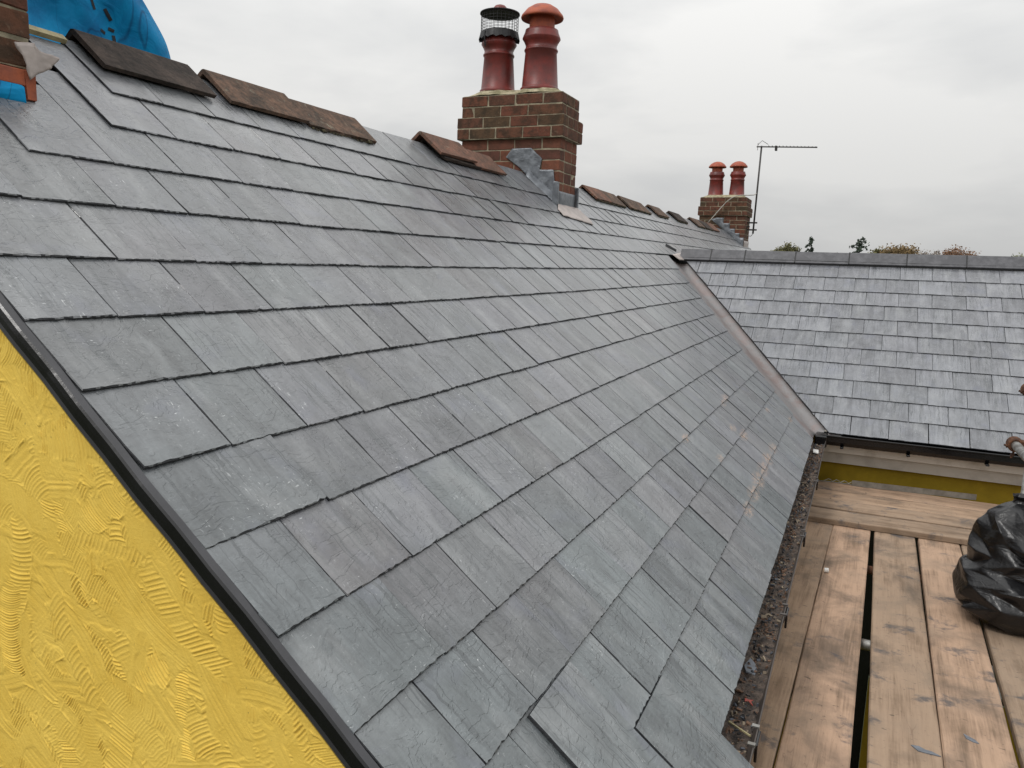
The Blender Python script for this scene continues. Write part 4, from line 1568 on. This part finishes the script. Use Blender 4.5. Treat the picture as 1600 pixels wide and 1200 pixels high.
# chimney in the middle of the picture
C1 = thing('chimney_stack', 'nearer whole brick chimney on the ridge, with one caged pot and one hooded pot', 'chimney', (-2.37, 4.845, 1.3))
stack(C1, -2.785, -1.95, 4.66, 5.03, 1.46, 2.45, .0825)
pots1 = [(-2.573, 4.845), (-2.212, 4.845)]
flaunching(C1, -2.78, -1.955, 4.665, 5.025, 2.452, pots1)
pot(C1, pots1[0][0], pots1[0][1], 2.50, False, True, .95)
pot(C1, pots1[1][0], pots1[1][1], 2.495, True, False, 1.0)
fl = [(-2.339, 2.045), (-2.183, 2.047), (-2.195, 1.979), (-2.091, 1.966), (-2.107, 1.884), (-1.994, 1.882), (-2.002, 1.802), (-1.95, 1.793), (-1.95, 1.60), (-2.075, 1.715), (-2.273, 1.90), (-2.393, 1.982)]
sheet('step_flashing', [(x, 4.650, z) for x, z in fl], M_lead, C1, .003, 4, .0045, 11, (0, -1, 0))
sheet('soaker', [Vector((x, 4.652, x * -math.tan(TH) + .052)) + Vector((0, dy, dz)) for x, dy, dz in ((-1.95, 0, .03), (-2.20, 0, .03), (-2.20, -.05, -.03), (-1.93, -.05, -.03))], M_lead, C1, .003, 3, .004, 12)
sheet('apron_upstand', [(-1.942, 4.655, 1.60), (-1.942, 5.0, 1.60), (-1.942, 5.0, 1.725), (-1.942, 4.655, 1.725)], M_lead, C1, .003, 3, .002, 12)
sheet('apron_tongue', [PM(2.50, 4.60, .010), PM(2.50, 5.03, .010), PM(2.36, 5.06, .006), PM(2.30, 5.0, .004), PM(2.335, 4.70, .004), PM(2.36, 4.45, .004), PM(2.43, 4.47, .006)], M_leadp, C1, .003, 3, .004, 16)
bm = bmesh.new()
for y in (4.60, 5.045):
    box_bm(bm, (-1.97, y - .012, 1.585), (-1.925, y + .012, 1.785), .003)
parent_keep(from_bm('lead_corner_fold', bm, M_lead), C1)

# far chimney
C2 = thing('chimney_stack', 'far small brick chimney beyond the wing ridge, with two hooded terracotta pots', 'chimney', (-2.31, 14.35, 1.3))
stack(C2, -2.72, -1.88, 14.04, 14.67, 1.30, 2.50, .0825, darkall=True)
pots2 = [(-2.505, 14.35), (-2.118, 14.35)]
flaunching(C2, -2.715, -1.885, 14.045, 14.665, 2.502, pots2)
pot(C2, pots2[0][0], pots2[0][1], 2.54, True, False, 1.0)
pot(C2, pots2[1][0], pots2[1][1], 2.54, True, False, 1.0)
fl2 = [(-2.40, 2.13), (-2.27, 2.13), (-2.27, 2.03), (-2.15, 2.03), (-2.15, 1.93), (-2.05, 1.93), (-2.05, 1.85), (-1.96, 1.85), (-1.96, 1.77), (-1.88, 1.77), (-1.88, 1.58), (-2.5, 2.10)]
sheet('step_flashing', [(x, 14.03, z) for x, z in fl2], M_lead, C2, .003, 2, .006, 12, (0, -1, 0))
sheet('apron_upstand', [(-1.872, 14.04, 1.55), (-1.872, 14.67, 1.55), (-1.872, 14.67, 1.72), (-1.872, 14.04, 1.72)], M_leadp, C2, .003, 2, .002, 12)

# near-left chimney, top out of frame
C0 = thing('chimney_stack', 'old brick chimney at the top left corner, with bare orange brick at its foot', 'chimney', (-2.33, .27, 1.3))
stack(C0, -2.72, -1.905, .03, .512, 1.652, 2.55, .0745, n_top=0, n_corb=0, darkall=True)
for o in list(C0.children):
    if o.name.startswith('brick') and o.data.materials[0] == M_brick:
        pass
box_ = bmesh.new()
box_bm(box_, (-2.71, .04, 1.30), (-1.915, .502, 1.652))
parent_keep(from_bm('core', box_, M_under), C0)
box_ = bmesh.new()
box_bm(box_, (-1.935, .03, 1.606), (-1.893, .486, 1.650), .003)
box_bm(box_, (-1.935, .482, 1.572), (-1.891, .514, 1.651), .003)
for v in box_.verts:
    v.co += Vector([random.gauss(0, .0012) for _ in range(3)])
parent_keep(from_bm('bare_brick', box_, M_terra), C0)
sheet('membrane_strip', [(-1.886, .0, 1.560), (-1.886, .478, 1.560), (-1.886, .474, 1.603), (-1.886, .465, 1.607), (-1.886, .0, 1.607)], M_tarp, C0, .002, 2, .002, 12)
sheet('lead_flap', [(-1.885, .459, 1.716), (-1.870, .503, 1.722), (-1.86, .512, 1.702), (-1.845, .554, 1.692), (-1.855, .530, 1.660), (-1.868, .501, 1.641), (-1.875, .486, 1.623), (-1.88, .480, 1.65)], M_leadp, C0, .002, 3, .008, 30)

# ------------------------------------------------------------------ loose brown ridge tiles
GRT = 'old brown ridge tiles laid loose along the ridge'
tiles = [
    (.900, 1.385, M_tile2, 0, .0016, 'sooty dark ridge tile in front of the blue membrane, first along the ridge'),
    (1.465, 1.935, M_tile, .002, .0018, 'brown lichened ridge tile, left one of the overlapping pair left of the chimney'),
    (1.945, 2.470, M_tile, -.012, .0030, 'brown ridge tile with crumbling mossy mortar below, right one of the overlapping pair'),
    (3.13, 3.60, M_tile3, .026, .0016, 'reddish ridge tile stacked on another, just left of the nearer chimney'),
    (3.18, 3.66, M_tile2, -.002, .0018, 'dark ridge tile lying underneath the reddish one'),
    (3.58, 4.05, M_tile3, .004, .0016, 'reddish ridge tile nearest the step flashing of the nearer chimney'),
    (6.05, 6.52, M_tile3, 0, .0028, 'ridge tile with mossy edge, first to the right of the nearer chimney'),
    (6.54, 7.05, M_tile, 0, .0030, 'dark brown ridge tile, second to the right of the nearer chimney'),
    (7.20, 8.10, M_tile, .0, .0028, 'long pale-ended ridge tile, third to the right of the nearer chimney'),
    (8.45, 9.00, M_tile, 0, .0022, 'ridge tile standing apart between two gaps, fourth to the right of the nearer chimney'),
    (9.55, 10.15, M_tile2, 0, .0024, 'dark ridge tile before the last gap, fifth to the right of the nearer chimney'),
    (10.9, 11.5, M_tile, 0, .0022, 'ridge tile starting the last run before the far chimney'),
    (11.52, 12.15, M_tile2, 0, .0022, 'dark ridge tile in the last run, second before the far chimney'),
    (12.17, 12.8, M_tile3, 0, .0022, 'reddish ridge tile touching the flashing of the far chimney')]
for i, (y0, y1, mt, dz, rg, lb) in enumerate(tiles):
    A = Vector((RX, y0, RZ + zoff(y0) - .004 + dz))
    B = Vector((RX + random.gauss(0, .003), y1, RZ + zoff(y1) - .004 + dz + random.gauss(0, .003)))
    ht = .034
    o = angle_tile('ridge_tile', A, B, ht, (.150, .150 * math.tan(TH) + random.gauss(0, .002)), (.15, .15 * math.tan(TH)), .015, mt, None, rg, .016)
    tag(o, lb, 'ridge tile', GRT)
    if i in (2, 6, 7, 8, 9, 10, 11, 12):
        # ragged old mortar hanging under the lower edge, a part of the tile
        bm = bmesh.new()
        k = 22
        for j in range(k):
            y = y0 + .02 + (y1 - y0 - .03) * j / k
            c = Vector((RX + .142, y, RZ + zoff(y) - .150 * math.tan(TH) + .016 + dz))
            s = random.uniform(.007, .013)
            bmesh.ops.create_icosphere(bm, subdivisions=1, radius=1, matrix=Matrix.Translation(c + Vector((random.gauss(0, .004), 0, random.gauss(-.004, .003)))) @ Matrix.Diagonal((s, s * 1.7, s * .9, 1)))
        mo = from_bm('old_mortar', bm, M_moss, o)

# ------------------------------------------------------------------ blue membrane beyond the ridge
bm = bmesh.new()
rows = []
for i in range(60):
    t_ = i / 59
    row = []
    for j in range(50):
        s_ = j / 49
        z = 1.72 + s_ * .62
        # curved free edge on the right
        yr_ = 1.475 - .17 * max(0, (z - 1.95) / .25) ** 1.6 * .9
        y = .30 + (yr_ - .30) * t_
        x = -2.45 + .025 * math.sin(y * 7 + z * 5) + .030 * mn.noise(Vector((y * 4, z * 4, 2))) + .016 * abs(mn.noise(Vector((y * 9 + z * 6, z * 3, 8)))) + .012 * math.sin(y * 24 + z * 19 + 3 * mn.noise(Vector((y * 3, z * 3, 4)))) * t_ - .05 * s_
        row.append(bm.verts.new((x, y, z)))
    rows.append(row)
for i in range(59):
    for j in range(49):
        bm.faces.new((rows[i][j], rows[i + 1][j], rows[i + 1][j + 1], rows[i][j + 1]))
tp = from_bm('roofing_membrane', bm, M_tarp, None, True)
tp.modifiers.new('solid', 'SOLIDIFY').thickness = .0015
tpt = thing('membrane_sheet', 'bright blue roofing membrane hanging up behind the ridge at top left', 'tarpaulin', (-2.45, .9, 1.72))
parent_keep(tp, tpt)
bm = bmesh.new()
for (y, z, rot) in ((1.20, 2.13, .5), (1.165, 2.08, .35), (1.225, 2.055, .6), (1.205, 1.99, 1.2), (1.25, 1.965, .1), (1.24, 2.005, 1.3)):
    c = Vector((-2.413 - .05 * (z - 1.72) / .62, y, z))
    a = Vector((0, math.sin(rot), -math.cos(rot))) * .022
    b = Vector((0, math.cos(rot), math.sin(rot))) * .006
    if rot > 1:
        a *= .5
    vs = [bm.verts.new(c + a + b), bm.verts.new(c + a - b), bm.verts.new(c - a - b), bm.verts.new(c - a + b)]
    bm.faces.new(vs)
pm_ = parent_keep(from_bm('printed_marks', bm, M_ink), tpt)
sw = pm_.modifiers.new('wrap', 'SHRINKWRAP')
sw.target = tp
sw.offset = .002
sw.wrap_method = 'PROJECT'
sw.use_project_x = True
sw.use_project_y = False
sw.use_project_z = False
sw.use_negative_direction = True
sw.use_positive_direction = True

# ------------------------------------------------------------------ aerial
an = thing('tv_aerial', 'thin television aerial on a leaning mast clamped to the far chimney', 'aerial', (-1.75, 14.35, 1.9))
bm = bmesh.new()
tube_bm(bm, [(-1.765, 14.35, 1.86), (-1.735, 14.35, 3.45)], .016, 10)
parent_keep(from_bm('mast', bm, M_ant, None, True), an)
bm = bmesh.new()
tube_bm(bm, [(-1.82, 14.34, 3.435), (-.77, 14.34, 3.395)], .012, 8)
parent_keep(from_bm('boom', bm, M_ant), an)
bm = bmesh.new()
for k in range(14):
    x = -1.60 + .062 * k
    zz = 3.432 - .04 * (x + 1.82) / 1.05
    hl = .10 - .004 * k
    tube_bm(bm, [(x, 14.34 - hl, zz + .012), (x, 14.34 + hl, zz + .012)], .005, 5)
parent_keep(from_bm('element', bm, M_ant), an)
bm = bmesh.new()
box_bm(bm, (-1.495, 14.30, 3.355), (-1.455, 14.38, 3.44), .004)
parent_keep(from_bm('junction_box', bm, M_ant), an)
bm = bmesh.new()
tube_bm(bm, [(-1.80, 14.34, 3.47), (-1.73, 14.34, 3.54), (-1.62, 14.34, 3.47)], .005, 5)
tube_bm(bm, [(-1.80, 14.34, 3.37), (-1.80, 14.34, 3.50)], .005, 5)
parent_keep(from_bm('reflector', bm, M_ant), an)
for z in (1.93, 2.06):
    bm = bmesh.new()
    box_bm(bm, (-1.885, 14.32, z - .014), (-1.70, 14.35, z + .014), .002)
    parent_keep(from_bm('wall_bracket', bm, M_ant), an)
bm = bmesh.new()
box_bm(bm, (-1.885, 14.31, 1.975), (-1.83, 14.36, 2.0), .002)
tube_bm(bm, [(-1.76, 14.33, 1.86), (-1.80, 14.33, 1.81), (-1.84, 14.33, 1.82)], .006, 6)
parent_keep(from_bm('clamp', bm, M_ant), an)
cb = [(-2.549, 2.016), (-2.48, 2.10), (-2.414, 2.183), (-2.32, 2.30), (-2.228, 2.41), (-2.14, 2.48), (-2.064, 2.515), (-1.99, 2.535), (-1.925, 2.542), (-1.85, 2.55), (-1.785, 2.562), (-1.752, 2.60)]
bm = bmesh.new()
tube_bm(bm, [(x, 13.95 + (.4 * max(0, i - 6) / 5), z) for i, (x, z) in enumerate(cb)], .009, 6)
tag(from_bm('aerial_cable', bm, M_cable, None, True), 'thin pale cable looping from the aerial mast across the far chimney to the ridge', 'cable')


# ------------------------------------------------------------------ trees
def leaf_mat(name, a, b):
    mt, nt, bs = new_mat(name)
    rn = N(nt, 'ShaderNodeAttribute', attribute_name='rnd').outputs['Fac']
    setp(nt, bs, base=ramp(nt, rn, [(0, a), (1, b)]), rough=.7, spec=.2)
    return mt


LM = [leaf_mat('olive_leaves', (.07, .07, .03), (.13, .12, .05)), leaf_mat('dark_conifer_leaves', (.022, .035, .025), (.05, .065, .045)), leaf_mat('autumn_brown_leaves', (.10, .07, .032), (.185, .125, .055)),
      leaf_mat('russet_leaves', (.115, .065, .038), (.19, .105, .06)), leaf_mat('pale_green_leaves', (.11, .13, .075), (.19, .20, .12)), leaf_mat('grey_twigs', (.15, .125, .10), (.24, .2, .17))]


def tree(px_dir, dist, w, top, bot, mat, lab, name='tree', n=2600, leaf=.30, lobes=9, cone=False, thin=1.0):
    """px_dir = horizontal bearing (x, y); top/bot of the crown as height above the camera"""
    base = Vector((CAM.x + px_dir[0] * dist, CAM.y + px_dir[1] * dist, -5.2))
    t = thing(name, lab, 'tree', base, 'trees on the skyline')
    zc, zt_ = CAM.z + bot, CAM.z + top
    bm = bmesh.new()
    tr = .28 if w > 3 else .14
    tube_bm(bm, [base, base + Vector((.1, 0, (zc + 5.2) * .6)), Vector((base.x, base.y, zc + (zt_ - zc) * .7))], [tr, tr * .75, tr * .2], 9)
    for k in range(7):
        a = random.uniform(0, 6.28)
        s0 = Vector((base.x, base.y, zc - .3 + random.random() * (zt_ - zc) * .4))
        e = s0 + Vector((math.cos(a) * w * .36, math.sin(a) * w * .36, (zt_ - zc) * .35))
        tube_bm(bm, [s0, (s0 + e) / 2 + Vector((0, 0, .15)), e], [tr * .4, tr * .25, tr * .08], 6)
    parent_keep(from_bm('trunk', bm, M_bark), t)
    hz = (zt_ - zc)
    L = []
    for k in range(lobes):
        a = random.uniform(0, 6.28)
        q = random.random() ** .55
        c = Vector((math.cos(a) * w * .40 * q, math.sin(a) * w * .40 * q, hz * (.30 + .42 * math.sqrt(max(0, 1 - q * q)) * random.uniform(.55, 1.15))))
        L.append((c, w * random.uniform(.07, .17)))
    V, F, RN = [], [], []

    def leafq(P, s, shade):
        a = Vector((random.gauss(0, 1), random.gauss(0, 1), random.gauss(0, .6))).normalized()
        b = a.orthogonal().normalized()
        o = len(V)
        V.extend([P - a * s * .5, P + b * s * .35, P + a * s * .5, P - b * s * .35])
        F.append((o, o + 1, o + 2, o + 3))
        RN.extend([min(1, max(0, shade))] * 4)
    if cone:
        lean = random.uniform(-.06, .10)
        for k in range(lobes * 3):
            f = (k + random.random()) / (lobes * 3)
            a = random.uniform(0, 6.28)
            ln = w * .62 * (1 - f * .72) * random.uniform(.35, 1.15)
            z0_ = hz * f
            for j in range(int(n / (lobes * 3))):
                u_ = random.random() ** .8
                P = Vector((base.x + lean * hz * f + math.cos(a) * ln * u_, base.y + math.sin(a) * ln * u_, zc + z0_ + hz * .10 * math.sin(u_ * 2.4) - hz * .05 * u_))
                P += Vector([random.gauss(0, w * .028) for _ in range(3)])
                leafq(P, leaf * random.uniform(.4, 1.0), .5 + random.gauss(0, .25))
    else:
        for k in range(int(n)):
            c, r_ = random.choice(L)
            dv = Vector((random.gauss(0, 1), random.gauss(0, 1), random.gauss(0, 1))).normalized()
            rr = r_ * (random.uniform(.45, 1.0) if random.random() < .8 else random.uniform(1.0, 1.5))
            p = c + dv * rr
            if p.z < -.1 * hz:
                continue
            leafq(Vector((base.x, base.y, zc)) + p, leaf * random.uniform(.4, 1.1), .5 + .3 * dv.z + random.gauss(0, .22))  # leaves lighter atop each lobe: light from above put into their tone
        for k in range(int(n * .8)):      # the lower crown, below the ridge line
            a, f = random.uniform(0, 6.28), random.random()
            rr = w * .5 * math.sqrt(random.random()) * math.sin(.5 + 2.3 * f)
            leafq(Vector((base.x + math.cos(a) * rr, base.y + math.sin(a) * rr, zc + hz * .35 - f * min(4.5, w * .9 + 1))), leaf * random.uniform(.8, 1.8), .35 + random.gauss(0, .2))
    me = bpy.data.meshes.new('crown')
    me.from_pydata([tuple(v) for v in V], [], F)
    at = me.attributes.new('rnd', 'FLOAT', 'POINT')
    at.data.foreach_set('value', np.array(RN, dtype=np.float32))
    parent_keep(mesh_obj('crown', me, mat), t)
    return t


D = 85
px = D / 1211.8
tree((-.088, .996), D, 46 * px, 3.25, .2, LM[0], 'round olive green tree on the skyline, leftmost behind the wing ridge', n=4200, lobes=34, leaf=.24)
tree((-.061, .998), D * .8, 24 * px, 2.62, -.6, LM[1], 'dark wispy conifer with drooping tips, right of the round olive tree', 'conifer_tree', n=900, leaf=.24, lobes=8, cone=True)
tree((-.030, 1.0), D, 22 * px, 2.35, .3, LM[4], 'low pale tree barely showing between the two dark conifers', n=600, thin=.5)
tree((-.012, 1.0), D * .8, 34 * px, 2.6, -.4, LM[1], 'dark ragged conifer in the middle of the wing ridge skyline', 'conifer_tree', n=1100, leaf=.24, lobes=9, cone=True)
tree((.012, 1.0), D, 40 * px, 2.9, .2, LM[0], 'low green hedge-like tree joining the left side of the big autumn tree', n=900)
tree((.033, .999), D, 70 * px, 3.6, -.6, LM[2], 'biggest autumn brown tree standing over the wing ridge', n=7500, lobes=60, leaf=.24)
tree((.064, .998), D, 38 * px, 3.0, .3, LM[5], 'thin bare-twigged tree between the two brown trees', n=700, leaf=.2)
tree((.090, .996), D, 62 * px, 3.15, -.4, LM[3], 'russet autumn tree, right of the biggest brown one', n=5500, lobes=46, leaf=.22)
tree((.144, .990), D, 40 * px, 2.9, .2, LM[4], 'sparse pale green tree near the right edge of the photo', n=900, leaf=.25)
